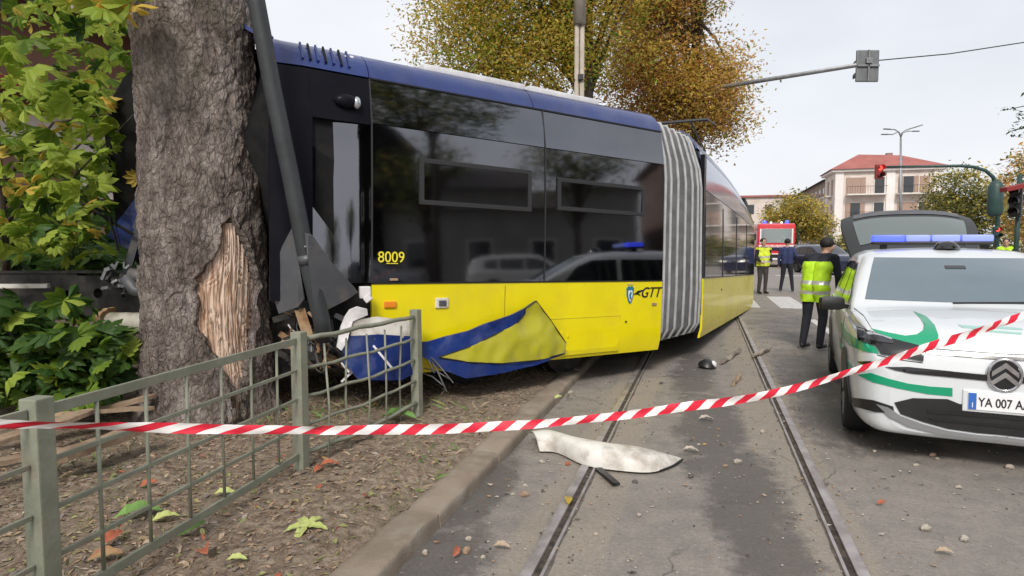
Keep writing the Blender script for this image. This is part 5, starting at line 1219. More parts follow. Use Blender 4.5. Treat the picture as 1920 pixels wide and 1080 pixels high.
# emblem: oval ring with two chevrons
h1 = cfront(0, .72); EM = Matrix.Translation((h1[0].x + .012, 0, .715)) @ Matrix(((0, 0, 1), (1, 0, 0), (0, 1, 0))).to_4x4()
q = MB(); q.tube([(.092 * math.cos(a * math.pi / 16), .112 * math.sin(a * math.pi / 16), 0) for a in range(33)], .012, 8, False); em = q.build('emblem', 'chrome', car, True, EM)
MB().prism([(.094 * math.cos(a * math.pi / 14), .113 * math.sin(a * math.pi / 14)) for a in range(28)], .006, Matrix.Translation((0, 0, -.008))).build('emblem_field', 'car_gloss_black', em)
for dz in (.022, -.045):
    MB().prism([(-.075, -.035 + dz), (0, .03 + dz), (.075, -.035 + dz), (.075, .0 + dz), (0, .07 + dz), (-.075, .0 + dz)], .016, Matrix.Translation((0, 0, 0))).build('chevron', 'chrome', em)
# wiper, cowl
MB().bar((-1.1, -.1, 1.128), (-1.16, .55, 1.15), .02, .015).build('wiper', 'car_black', car)
# light bar
q = MB(); q.box((-2.7, -.03, 1.655), (.26, 1.06, .035), ch=.012); lb = q.build('light_bar', 'car_black', car, 40)
for y0, y1, m in ((-.56, -.27, 'blue_beacon'), (-.26, -.04, 'lens_blue_dim'), (-.03, .22, 'lens_blue_dim'), (.23, .50, 'lens_blue_dim')):
    MB().box((-2.7, (y0 + y1) / 2, 1.708), (.24, y1 - y0, .075), ch=.02).build('beacon', m, lb, 40)
for y in (-.45, .45): MB().box((-2.7, y, 1.62), (.08, .06, .06)).build('bar_foot', 'car_black', lb)
q = MB(); q.lathe([(.115, 0), (.105, .02), (.085, .055), (.05, .075), (.01, .08)], 16, Matrix.Translation((-2.18, .03, 1.597))); ant = q.build('roof_antenna', 'car_gloss_black', car, 40)
MB().bar((-2.10, .055, 1.62), (-2.15, .055, 1.67), .03, .01).build('antenna_badge', 'foam_white', ant)
MB().box((-1.62, .0, 1.41), (.06, .16, .05), Matrix.Rotation(.55, 3, 'Y'), ch=.01).build('sensor_box', 'car_window', car)
# raised tailgate
HG = Vector((-3.86, 0, 1.57)); TG = Matrix.Translation(HG) @ Matrix.Rotation(R(27), 4, 'Y')
def tgp(u, v, b=0): return Vector((-u * 1.12, v * (.66 + .10 * math.sin(min(1, u) * 2.0)), .10 * math.sin(u * 2.6) - .13 * abs(v) ** 3 + b))
q = MB(); nu, nv = 14, 17
q.grid(nv, nu, lambda i, j: tgp(j / (nu - 1), 2 * i / (nv - 1) - 1)); q.grid(nv, nu, lambda i, j: tgp(j / (nu - 1), 2 * i / (nv - 1) - 1, -.06)); tg = q.build('tailgate', 'tailgate_dark', car, 40, TG)
MB().grid(13, 8, lambda i, j: tgp(.16 + .55 * j / 7, (2 * i / 12 - 1) * .82, .008)).build('tailgate_glass', 'tailgate_pane', tg, True)
q = MB()
for sg in (-1, 1): q.tube([TG.inverted() @ Vector((-3.95, .58 * sg, 1.30)), tgp(.55, .85 * sg, -.06)], .012, 6)
q.build('gas_strut', 'car_black', tg)
MB().grid(9, 4, lambda i, j: tgp(.80 + .18 * j / 3, (2 * i / 8 - 1) * .8, .01)).build('spoiler_panel', 'grey_sheet', tg, True)
MB().patch([(-.62, .62), (.62, .62), (.56, 1.45), (-.56, 1.45)], crear, -PX, .1, th=.004).build('painted_boot_dark', 'car_black', car)  # black patch on the closed body paints the dark of the open boot

# --- cars in the background and parked across the street
def car_at(p, head): return Matrix.Translation(p) @ Matrix.Rotation(head, 4, 'Z')
BASEH = math.pi / 2 - SA           # heading along the rails, away from the camera
for px, py, hd, paint, lab in ((1500, 503, BASEH + math.pi, 'car_charcoal', 'black car facing us at junction beside fire engine'), (1585, 516, BASEH + math.pi + .35, 'car_navy', 'dark blue car waiting behind the bending officer'), (1376, 508, BASEH + math.pi, 'car_charcoal', 'dark car far up the street near the tram end')):
    p = gnd(px, py); c_, b_ = make_car('parked_car', lab, car_at(p, hd), paint)
    for sg in (-1, 1): MB().patch([(.5 * sg, .66), (.72 * sg, .72), (.74 * sg, .80), (.52 * sg, .76)], cfront, PX, .05, th=.01).build('headlamp', 'warm_headlamp', c_)
for a, b, paint, lab in ((13.4, 2.2, 'car_silver', 'silver hatchback parked opposite, mirrored in the tram window'), (13.5, 8.0, 'car_pale', 'white hatchback parked opposite, mirrored beside silver one'), (13.4, -3.6, 'car_charcoal', 'dark hatchback parked opposite, beyond the silver one'), (13.5, 13.6, 'car_navy', 'navy hatchback parked opposite, nearest the junction')):
    make_car('parked_car', lab, car_at(st(a, b), BASEH), paint, group='cars parked across the street')

# ================================================================ PEOPLE
def capsule(q, p, r, p2, r2, n=12, mi=0):
    p, p2 = Vector(p), Vector(p2); ax = p2 - p; l = ax.length; ax.normalize(); q.tube([p - ax * r * .9, p - ax * r * .6, p - ax * r * .2, p, p2, p2 + ax * r2 * .2, p2 + ax * r2 * .6, p2 + ax * r2 * .9], [r * .42, r * .78, r * .98, r, r2, r2 * .98, r2 * .78, r2 * .42], n)
def person(label, loc, rz, J, mats, vest=None, vmat='hivis', hair='hair', voxel=.014, cap=False):
    """J: joints in metres, figure faces -y. mats: (upper, lower)"""
    segs = []
    def sgm(a, ra, b, rb, part): segs.append((Vector(a), ra, Vector(b), rb, part))
    pel, che, nk, hd = (Vector(J[k]) for k in ('pelvis', 'chest', 'neck', 'head'))
    rt = (Vector(J['sr']) - Vector(J['sl'])).normalized(); fw = Vector((0, 0, 1)).cross(rt)  # right of figure; forward
    fw = -fw if fw.y > 0 and abs(fw.y) > .2 else fw
    for s in (-1, 1):
        sgm(pel + rt * .075 * s, .115, (pel + che) / 2 + rt * .07 * s, .115, 'torso'); sgm((pel + che) / 2 + rt * .07 * s, .115, che + rt * .085 * s, .125, 'torso'); sgm(che + rt * .08 * s, .12, nk + rt * .09 * s - Vector((0, 0, .07)), .085, 'torso')
        S_ = 'r' if s > 0 else 'l'
        sgm(nk - Vector((0, 0, .07)), .075, J['s' + S_], .068, 'torso'); sgm(J['s' + S_], .068, J['e' + S_], .052, 'arm'); sgm(J['e' + S_], .052, J['w' + S_], .040, 'arm')
        w_ = Vector(J['w' + S_]); d = (w_ - Vector(J['e' + S_])).normalized(); sd_ = rt * s; side_ = d.cross(sd_).normalized()
        sgm(w_ + d * .02, .026, w_ + d * .085, .030, 'hand')
        for k in range(4):
            o = side_ * (k - 1.5) * .021; ln = (.06, .072, .068, .052)[k]; b0 = w_ + d * .095 + o; b1 = b0 + d * ln * .6 - sd_ * .008; b2 = b1 + d * ln * .4 - sd_ * .022
            sgm(b0, .0105, b1, .0095, 'hand'); sgm(b1, .0095, b2, .008, 'hand')
        t0 = w_ + d * .04 + side_ * .03; sgm(t0, .012, t0 + d * .035 + side_ * .025, .010, 'hand')
        hp = pel + rt * .09 * s - Vector((0, 0, .03)); sgm(hp, .105, J['k' + S_], .068, 'leg'); sgm(J['k' + S_], .068, J['a' + S_], .052, 'leg')
        an = Vector(J['a' + S_]); tf = Vector(J.get('toe' + S_, an + Vector((0, -.17, -.045)))); sgm(an - Vector((0, 0, .03)), .045, tf, .036, 'shoe'); sgm(an + (an - tf) * .18 - Vector((0, 0, .045)), .036, an - Vector((0, 0, .04)), .042, 'shoe')
    sgm(nk - Vector((0, 0, .06)), .06, hd - Vector((0, 0, .06)), .055, 'skin')
    fd = Vector(J.get('face', (0, -1, 0))).normalized()
    sgm(hd + Vector((0, 0, .035)) - fd * .02, .088, hd - Vector((0, 0, .02)), .082, 'skin'); sgm(hd + Vector((0, 0, .0)), .08, hd + fd * .035 - Vector((0, 0, .075)), .05, 'skin')
    sgm(hd + fd * .085 + Vector((0, 0, .01)), .010, hd + fd * .108 - Vector((0, 0, .025)), .014, 'skin')
    er = fd.cross(Vector((0, 0, 1))).normalized()
    for s in (-1, 1): sgm(hd + er * .085 * s + Vector((0, 0, .015)), .018, hd + er * .088 * s - Vector((0, 0, .02)), .013, 'skin')
    q = MB()
    for a, ra, b, rb, part in segs: capsule(q, a, ra, b, rb, 10)
    me = bpy.data.meshes.new('tmp'); me.from_pydata(q.v, [], q.f); t = bpy.data.objects.new('tmp', me); COL.objects.link(t)
    md = t.modifiers.new('r', 'REMESH'); md.mode = 'VOXEL'; md.voxel_size = voxel; md2 = t.modifiers.new('s', 'SMOOTH'); md2.iterations = 3; md2.factor = .5
    dg = bpy.context.evaluated_depsgraph_get(); bm = bpy.data.meshes.new_from_object(t.evaluated_get(dg)); bm.name = 'person'; bpy.data.objects.remove(t); bpy.data.meshes.remove(me)
    order = ['skin', mats[0], mats[1], 'shoe']; bm.materials.clear()
    for m in order: bm.materials.append(MAT[m])
    idx = {'skin': 0, 'hand': 0, 'torso': 1, 'arm': 1, 'leg': 2, 'shoe': 3}
    parts = []
    for p in bm.polygons:
        c = p.center; best = None
        for a, ra, b, rb, part in segs:
            ab_ = b - a; tt = max(0, min(1, (c - a).dot(ab_) / max(1e-9, ab_.length_squared))); d = (c - a - ab_ * tt).length - (ra + (rb - ra) * tt)
            if best is None or d < best[0]: best = (d, part)
        part = best[1]
        if part == 'torso' and c.z < pel.z - .02: part = 'leg'
        parts.append(part); p.material_index = idx[part]
    smooth_mesh(bm, True)
    o = link('person', bm); o.location = loc; o.rotation_euler = (0, 0, rz); tag(o, label, 'person')
    if vest:
        z0, z1 = vest; q = MB(); vm = {}
        for p, part in zip(bm.polygons, parts):
            if part not in ('torso', 'leg') or not (z0 < p.center.z < z1): continue
            ids = []
            for i in p.vertices:
                if i not in vm:
                    v = bm.vertices[i]; fl = .018 + .03 * max(0, (z0 + .25 - v.co.z)) ; vm[i] = len(q.v); q.v.append(tuple(v.co + v.normal * fl + Vector((.006 * math.sin(v.co.z * 40), .006 * math.sin(v.co.z * 33 + v.co.x * 30), 0))))
                ids.append(vm[i])
            zz = p.center.z; band = (abs(zz - (z0 + .14)) < .025) or (abs(zz - (z0 + .28)) < .025)
            q.f.append(ids); q.m.append(1 if band else 0)
        q.build('safety_vest', [vmat, 'reflective'], o, True)
    if hair:
        q = MB(); q.ball(hd + Vector((0, 0, .045)) - fd * .028, (.10, .10, .092), 14, 10); q.v = [v if (Vector(v) - hd).dot(fd) < .055 or v[2] > hd.z + .085 else tuple(Vector(v) - fd * .05) for v in q.v]
        if cap: q.box(hd + fd * .11 + Vector((0, 0, .06)), (.15, .12, .015), Matrix.Rotation(math.atan2(fd.x, -fd.y), 3, 'Z'))
        q.build('cap' if cap else 'hair', 'hair_dark' if not cap else 'navy_cloth', o, True)
    for s in (-1, 1):
        q = MB(); q.ball(hd + fd * .078 + er * .032 * s + Vector((0, 0, .012)), .011, 8, 6); q.build('eye', 'hair_dark', o, True)
    return o
def pose(**k):
    J = dict(pelvis=(0, 0, .96), chest=(0, 0, 1.25), neck=(0, .01, 1.50), head=(0, -.015, 1.645), sr=(-.19, 0, 1.42), sl=(.19, 0, 1.42), er=(-.25, .02, 1.14), el=(.25, .02, 1.14), wr=(-.26, -.06, .90), wl=(.26, -.06, .90), kr=(-.10, -.02, .51), kl=(.10, -.02, .51), ar=(-.11, .03, .10), al=(.11, .03, .10))
    J.update(k); return J
# bending officer beside the patrol car, turned towards it (to the right, away from us)
person('officer in lime safety vest and dark trousers standing beside patrol car mirror', gnd(1527, 655), R(128), pose(pelvis=(0, .04, .95), chest=(0, -.02, 1.22), neck=(0, -.17, 1.43), head=(0, -.30, 1.52), face=(0, -.75, -.65), sr=(-.20, -.12, 1.36), sl=(.20, -.12, 1.36), er=(-.28, -.08, 1.09), el=(.26, -.20, 1.09), wr=(-.25, -.16, .85), wl=(.20, -.36, .95), kr=(-.10, -.03, .50), kl=(.11, .03, .51), ar=(-.10, .05, .10), al=(.12, .12, .10)), ('navy_cloth', 'navy_cloth'), (.72, 1.30), 'hivis', voxel=.011)
person('person in yellow vest and dark trousers standing left of fire engine', gnd(1429, 552), R(10), pose(er=(-.24, .0, 1.15), wr=(-.20, -.2, 1.05), el=(.25, .0, 1.15), wl=(.18, -.22, 1.04), toer=(-.13, -.15, .05)), ('navy_cloth', 'grey_cloth'), (.90, 1.47), 'hivis_yellow', cap=False)
person('person in dark blue work clothes with pale band before fire engine', gnd(1474, 547), R(150), pose(kr=(-.14, -.04, .52), ar=(-.20, .05, .10), kl=(.12, .0, .52), al=(.17, .06, .10), er=(-.3, .06, 1.2), wr=(-.2, -.12, 1.08)), ('blue_cloth', 'navy_cloth'), None)
person('person in lime vest half hidden behind the patrol car roof', gnd(1882, 549), R(-40), pose(el=(.3, -.1, 1.2), wl=(.15, -.3, 1.3)), ('navy_cloth', 'navy_cloth'), (.90, 1.5), 'hivis')

# ================================================================ FIRE ENGINE
FM = Matrix.Translation(gnd(1454, 501)) @ Matrix.Rotation(-SA + .02, 4, 'Z')   # local -y faces the camera
fe = empty('fire_engine', M=FM); tag(fe, 'red fire engine facing us at the junction', 'fire engine')
MB().box((0, 3.4, 1.75), (2.5, 6.6, 2.5), ch=.08).build('body', 'truck_red', fe, 40)
q = MB(); q.box((0, .9, 1.95), (2.48, 1.9, 2.3), ch=.14); cab = q.build('cab', 'truck_red', fe, 40)
MB().box((0, -.055, 2.22), (2.06, .03, 1.0), ch=.01).build('windscreen', 'truck_screen', cab)
for x in (-1.05, 1.05): MB().box((x * 1.0, -.06, 2.2), (.10, .05, 1.05)).build('screen_pillar', 'truck_white', cab)
MB().box((0, -.075, 1.50), (2.3, .05, .16), ch=.01).build('white_band', 'truck_white', cab); MB().box((0, -.07, 1.28), (1.9, .05, .22), ch=.01).build('grille', 'car_navy', cab)
text_mesh('cab_lettering', 'VIGILI DEL FUOCO', .16, 'truck_red', cab, Matrix.Translation((0, -.105, 1.50)) @ Matrix.Rotation(math.pi / 2, 4, 'X'), .003, 0, .004)
MB().box((0, -.15, .72), (2.46, .34, .5), ch=.05).build('bumper', 'truck_white', fe, 40); MB().box((0, -.34, .78), (1.2, .03, .28), ch=.01).build('bumper_grille', 'car_black', fe); MB().box((0, -.36, .60), (.52, .02, .11)).build('number_plate', 'plate_white', fe)
for x in (-1, 1):
    MB().box((x * .95, -.335, .78), (.36, .04, .2), ch=.02).build('headlamp', 'warm_headlamp', fe, 40)
    q = MB(); q.tube([(x * 1.2, .1, 2.7), (x * 1.42, -.15, 2.65), (x * 1.42, -.15, 2.4)], .025, 6); q.box((x * 1.43, -.16, 2.15), (.16, .1, .5), ch=.03); q.build('mirror', 'car_black', fe)
    for y in (1.3, 5.2):
        q = MB(); q.lathe([(.25, -.15), (.46, -.14), (.5, -.1), (.5, .1), (.46, .14), (.3, .12), (.1, .16), (0, .16)], 22, Matrix.Translation((x * 1.1, y, .5)) @ Matrix.Rotation(math.pi / 2 * x, 4, 'Y')); q.build('wheel', 'tyre', fe, 40)
    q = MB(); q.lathe([(.13, 0), (.13, .12), (.09, .2), (.0, .22)], 12, Matrix.Translation((x * .75, .6, 3.12))); q.build('beacon', 'blue_beacon', fe, 40)
    q = MB(); q.ball((x * .35, .2, 3.16), .07, 8, 6); q.build('roof_lamp', 'warm_headlamp', fe)
q = MB()
for s in (-.35, .35): q.tube([(s, 1.4, 3.2), (s, 6.4, 3.2)], .03, 6)
for k in range(14): q.tube([(-.35, 1.5 + k * .36, 3.2), (.35, 1.5 + k * .36, 3.2)], .02, 5)
q.build('ladder', 'galvanised', fe)

# ================================================================ SIGNALS, LAMPS, POLES
def signal_head(parent, M, lit='red_signal', n=3, case='signal_back', s=1.0, back=False):
    q = MB(); q.box((0, 0, 0), (.30 * s, .16 * s, .30 * n * s), ch=.02); h = q.build('signal_case', case, parent, None, M)
    for k in range(n):
        z = (n - 1) * .15 * s - k * .30 * s; sy = -.085 * s
        q = MB(); q.lathe([(.105 * s, 0), (.10 * s, .02), (.0, .03)], 16, Matrix.Translation((0, sy, z)) @ Matrix.Rotation(math.pi / 2, 4, 'X')); q.build('lens', lit if k == 0 else 'car_black', h, True)
        q = MB(); pts = [(.125 * s * math.cos(a), .125 * s * math.sin(a)) for a in [math.pi * (i / 10 * 1.3 - .15) for i in range(11)]]
        q.grid(11, 2, lambda i, j: Vector((pts[i][0], sy - .22 * s * j, z + pts[i][1]))); q.build('visor', case, h, True)
    return h
# gantry arm reaching out from behind the autumn trees: we see the back of its signal
dA = 15.0; b_ = at(1236, 460, 21.0); b_.z = 0
arm = empty('signal_gantry', b_); tag(arm, 'grey steel arm from the autumn trees carrying a signal seen from behind', 'traffic light'); AI = Matrix.Translation(-b_)
e0, e1, e2 = at(1236, 192, 21.0), at(1335, 166, 19.5), at(1608, 122, dA)
q = MB(); q.tube([b_, Vector((b_.x, b_.y, e0.z + .1))], [.11, .09], 12); q.build('mast', 'galvanised', arm, True, AI)
q = MB(); q.tube([e0, e1, e2], [.075, .065, .05], 10); q.build('boom', 'galvanised', arm, True, AI)
q = MB(); e3 = at(1626, 124, dA)
q.box(e3, (.52, .06, .72), ch=.03); q.build('back_board', 'signal_back', arm, None, AI)
hd_ = signal_head(arm, AI @ Matrix.Translation(e3 + Vector((0, .12, 0))) @ Matrix.Rotation(math.pi, 4, 'Z'), 'red_signal', 2, 'signal_back', .95)
q = MB(); q.box(e3 + Vector((-.0, -.05, 0)), (.03, .05, .70)); q.box(e3 + Vector((0, -.05, .0)), (.5, .05, .04)); q.box(e3 + Vector((.0, -.07, .1)), (.14, .08, .12), ch=.01); q.build('bracket', 'galvanised', arm, None, AI)
q = MB(); q.tube([at(1640, 114, dA), at(1780, 101, 15.5), at(1930, 78, 16), at(2100, 50, 17)], .014, 5); wr_ = q.build('span_wire', 'wire'); tag(wr_, 'thin wire running right from the signal across the sky', 'wire')
# curved mast with red signal over the junction
dM = 26.0; mb = at(1870, 470, dM); mb.z = 0
mast = empty('curved_signal_mast', mb); tag(mast, 'dark curved mast at right holding a red signal over the road', 'traffic light'); MI = Matrix.Translation(-mb)
q = MB(); q.tube([mb, at(1871, 395, dM), at(1869, 352, dM), at(1862, 332, dM), at(1848, 320, dM), at(1825, 313, dM), at(1800, 311, dM), at(1730, 312, dM + .6), at(1655, 313, dM + 1.2)], [.09, .085, .08, .075, .07, .065, .06, .05, .045], 12); q.build('mast', 'signal_green', mast, True, MI)
signal_head(mast, MI @ Matrix.Translation(at(1648, 322, dM + 1.2)), 'red_signal', 2, 'signal_red_case', 1.0)
q = MB(); q.lathe([(.0, -.72), (.2, -.70), (.27, -.55), (.27, .45), (.2, .62), (.1, .7), (0, .7)], 16, Matrix.Translation(at(1866, 372, dM - .3))); q.build('control_drum', 'signal_green', mast, True, MI)
signal_head(mast, MI @ Matrix.Translation(at(1868, 436, dM - .4)), 'red_signal', 2, 'signal_green', .8)
rp = at(1905, 470, 16.0); rp.z = 0; rs = empty('roadside_signal', rp); tag(rs, 'black traffic light with red hood at right edge behind patrol car', 'traffic light'); RI = Matrix.Translation(-rp)
q = MB(); q.tube([rp, Vector((rp.x, rp.y, 3.3))], .055, 12); q.build('post', 'signal_green', rs, True, RI)
signal_head(rs, RI @ Matrix.Translation(at(1905, 378, 15.9)) @ Matrix.Rotation(-.9, 4, 'Z'), 'car_black', 3, 'car_black', .85)
q = MB(); q.box(at(1900, 352, 15.75), (.5, .25, .12), Matrix.Rotation(-.2, 3, 'Y'), ch=.02); q.build('red_hood', 'signal_red_case', rs, None, RI)
# four-armed street lamp in front of the apartment house
lp = at(1689, 470, 58); lp.z = 0; lamp = empty('street_lamp', lp); tag(lamp, 'tall street lamp with four arms rising over the red roof', 'street lamp'); LI = Matrix.Translation(-lp)
tz = at(1689, 258, 58)
q = MB(); q.tube([lp, tz], [.16, .08], 10); q.build('post', 'galvanised', lamp, True, LI)
for pts_ in ([(1689, 258), (1686, 248), (1678, 243), (1662, 242)], [(1689, 258), (1690, 250), (1698, 244), (1724, 236)], [(1689, 256), (1684, 247), (1674, 252), (1658, 252)], [(1689, 257), (1693, 249), (1702, 246), (1718, 246)]):
    P_ = [at(*p, 58) for p in pts_]; q = MB(); q.tube(P_, .055, 6); ar_ = q.build('arm', 'galvanised', lamp, True, LI)
    q = MB(); q.bar(P_[-1] - (P_[-1] - P_[-2]).normalized() * .35, P_[-1] + (P_[-1] - P_[-2]).normalized() * .25, .24, .09, ch=.02); q.build('lamp_head', 'signal_back', ar_)
# twin tube overhead-line pole behind the tram
op = at(1084, 460, 12.5); op.z = 0; cp = empty('overhead_line_pole', op); tag(cp, 'beige twin tube pole rising behind the tram roof', 'pole'); OI = Matrix.Translation(-op)
q = MB()
for dx in (-.055, .055): q.tube([op + Vector((dx, 0, 0)), op + Vector((dx * .9, 0, 6.0))], [.05, .045], 10)
q.build('tubes', 'concrete_pole', cp, True, OI)
q = MB(); q.tube([op + Vector((0, 0, 5.75)), op + Vector((0, 0, 9.2))], [.12, .09], 14); q.build('upper_tube', 'concrete_pole', cp, True, OI)
q = MB(); [q.box(op + Vector((0, 0, z)), (.2, .07, .04)) for z in (2.0, 3.4, 4.7)]; q.box(op + Vector((.02, -.06, 4.75)), (.1, .08, .1)); q.build('clamp', 'iron', cp, None, OI)
q = MB(); q.tube([st((A_L + A_R) / 2, -12, 5.9), st((A_L + A_R) / 2, 14, 5.8)], .006, 4); cw = None

# ================================================================ TREES
def bgtree(name, label, base, h, tr, ells, ntip, per, spread, size, mats, seed, group=None, lean=(0, 0), gap=-.10):
    rnd = random.Random(seed); o = empty(name, base); tag(o, label, 'tree', group); q = MB()
    top = Vector((lean[0], lean[1], h)); q.tube([Vector((0, 0, -.1)), top * .33 + Vector((.05, 0, 0)), top * .66, top], [tr * 1.25, tr, tr * .85, tr * .6], 10, jit=.04); q.build('trunk', 'tree_bark_far', o, True)
    tips = []
    for k in range(ntip):
        c, r = rnd.choices(ells, [e[1][0] * e[1][1] * e[1][2] for e in ells])[0]
        v = Vector((rnd.gauss(0, 1), rnd.gauss(0, 1), rnd.gauss(0, 1))).normalized() * (rnd.random() ** .45)
        p = Vector(c) + Vector((v.x * r[0], v.y * r[1], v.z * r[2]))
        if noise.noise(p * (1.2 / max(.6, spread * 2)) + Vector((seed, 0, 0))) < gap: continue
        tips.append(p)
    q = MB()
    for k in range(min(46, len(tips))):
        p = rnd.choice(tips); t0 = top * rnd.uniform(.55, 1.0); m = t0.lerp(p, .5) + Vector((0, 0, .12 * (p - t0).length)); q.tube([t0, m, p], [tr * .38, tr * .2, tr * .05], 5)
    q.build('limbs', 'tree_bark_far', o, True)
    q = MB(); leaf_cloud(q, tips, per, spread, size, mats, rnd); q.build('crown', [m[0] for m in mats], o)
    return o
def W(px, py, d): return at(px, py, d)
AUT = [('leaf_olive', 4), ('leaf_yellow', 2.2), ('leaf_bright', 1.6), ('leaf_green', 1.2), ('leaf_rust', .5)]
RUST = [('leaf_rust', 3), ('leaf_brown', 2), ('leaf_olive', 3), ('leaf_yellow', 1), ('leaf_green', .6)]
def autumn(label, pxb, d, ells_px, h_px, tr, mats, ntip, per, seed, spread, size):
    b = at(pxb, 460, d); b.z = 0; ells = []
    for px, py, rx, rz in ells_px:
        c = at(px, py, d) - b; k = d / F; ells.append(((c.x, c.y, c.z), (rx * k, rx * k * .9, rz * k)))
    return bgtree('autumn_tree', label, b, (at(pxb, h_px, d)).z, tr, ells, ntip, per, spread, size, mats, seed, 'autumn trees behind the tram', gap=-.14)
autumn('yellow green autumn tree rising behind the tram roof', 1100, 17.0, [(865, 60, 100, 125), (960, -20, 140, 120), (940, 120, 90, 80), (1010, 110, 110, 95), (1120, 40, 110, 120), (1060, -130, 200, 120)], -40, .17, AUT, 1700, 60, 31, .32, .058)
autumn('rust brown autumn tree behind the bellows and signal arm', 1300, 20.0, [(1210, 130, 90, 100), (1290, 200, 95, 80), (1240, -20, 110, 90), (1345, 140, 65, 80), (1350, 220, 55, 55)], 0, .16, RUST, 1350, 60, 32, .33, .066)
bgtree('round_tree', 'round green tree hiding the right end of apartment house', Vector((*at(1800, 460, 46).xy, 0)), 4.5, .16, [((0, 0, 4.7), (2.9, 2.5, 2.4)), ((-1.0, 0, 3.2), (2.2, 1.8, 2.0)), ((2.2, 0, 3.8), (2.3, 1.8, 2.3))], 760, 26, .34, .14, [('leaf_mid', 5), ('leaf_olive', 2)], 41)
bgtree('round_tree', 'yellow green tree standing behind the fire engine', Vector((*at(1492, 460, 62).xy, 0)), 4.0, .16, [((0, 0, 4.2), (3.1, 2.6, 2.3)), ((1.8, 0, 3.2), (2.0, 2, 1.7)), ((-1.8, 0, 3.2), (1.8, 2, 1.6))], 560, 26, .38, .17, [('leaf_olive', 4), ('leaf_mid', 3), ('leaf_yellow', 1)], 42)
bgtree('edge_tree', 'autumn tree cut by the right edge of picture', Vector((*at(1945, 460, 30).xy, 0)), 4.6, .16, [((.2, 0, 4.5), (1.7, 1.6, 2.2)), ((0, 0, 2.8), (1.9, 1.5, 1.5)), ((1.5, 0, 5.5), (1.5, 1.5, 1.8))], 520, 26, .30, .12, [('leaf_olive', 3), ('leaf_rust', 3), ('leaf_mid', 3)], 43)
ov = at(2060, 120, 11); bgtree('overhanging_tree', 'tree beyond right edge whose leaf sprigs enter at upper right', Vector((ov.x + .4, ov.y, 0)), 5.0, .14, [((-.2, 0, 4.3), (1.0, .9, 1.0)), ((.6, 0, 5.0), (1.2, 1.0, 1.0))], 150, 16, .2, .07, [('leaf_mid', 3), ('leaf_deep', 2)], 44)
q = MB()
for k, (x0, y0, x1, y1) in enumerate(((1985, 200, 1882, 207), (1985, 212, 1905, 218), (1990, 240, 1893, 246))):
    q.tube([at(x0, y0, 10.6), at((x0 + x1) / 2, y0 - 4, 10.6), at(x1, y1, 10.6)], [.015, .01, .004], 5)
rnd = random.Random(9); leaf_cloud(q, [at(x, y, 10.6) for x, y in ((1884, 206), (1898, 204), (1908, 217), (1897, 244), (1905, 246), (1915, 250), (1912, 240), (1918, 222))], 7, .05, .045, [('leaf_deep', 1)], rnd)
tag(q.build('leaf_sprig', ['leaf_deep'], None), 'dark leaf sprigs against the sky at upper right edge', 'leaves')
# low hedge and bushes closing the view behind the patrol car
for k, (px, d, rx, rz, lab) in enumerate(((1640, 48, 3.0, 1.3, 'low bush left of the round green tree'), (1740, 50, 3.0, 1.4, 'low bush under the round green tree'), (1850, 44, 3.2, 1.6, 'broad bush behind the curved mast'), (1560, 66, 2.2, 1.5, 'small bush before the apartment corner'))):
    b = Vector((*at(px, 460, d).xy, 0)); bgtree('bush', lab, b, .8, .08, [((0, 0, rz), (rx, 1.2, rz))], 170, 20, .3, .14, [('leaf_mid', 5), ('leaf_deep', 2), ('leaf_olive', 1)], 50 + k)

# ================================================================ APARTMENT HOUSE WITH RED ROOF
AC = at(1562, 460, 80); AC.z = 0
AMt = Matrix.Translation(AC) @ Matrix.Rotation(-SA, 4, 'Z')       # local x along the facade (right), y away along the street
ap = empty('apartment_house', M=AMt); tag(ap, 'cream apartment house with red hipped roof and balconies', 'building')
EH = 10.6; FW = 11.6; DL = 7.0
MB().box((FW / 2, DL / 2, EH / 2), (FW, DL, EH)).build('wall', 'stucco_cream', ap)
for x in (.45, 6.1, 11.1): MB().box((x, -.06, EH / 2), (.9, .12, EH - .02)).build('pilaster', 'stucco_white', ap)
MB().box((FW / 2, DL / 2, EH + .12), (FW + .9, DL + .9, .3), ch=.05).build('cornice', 'stucco_white', ap)
o_ = .7
rf = MB().add([(-o_, -o_, EH + .28), (FW + o_, -o_, EH + .28), (FW + o_, DL + o_, EH + .28), (-o_, DL + o_, EH + .28), (3.2, DL / 2, EH + 2.5), (FW - 3.6, DL / 2, EH + 2.2)], [(0, 1, 5, 4), (1, 2, 5), (2, 3, 4, 5), (3, 0, 4), (3, 2, 1, 0)]).build('roof', 'roof_tile', ap)
MB().box((7.0, 5.0, EH + 2.2), (.7, .7, 1.0)).build('chimney', 'stucco_brown', rf)
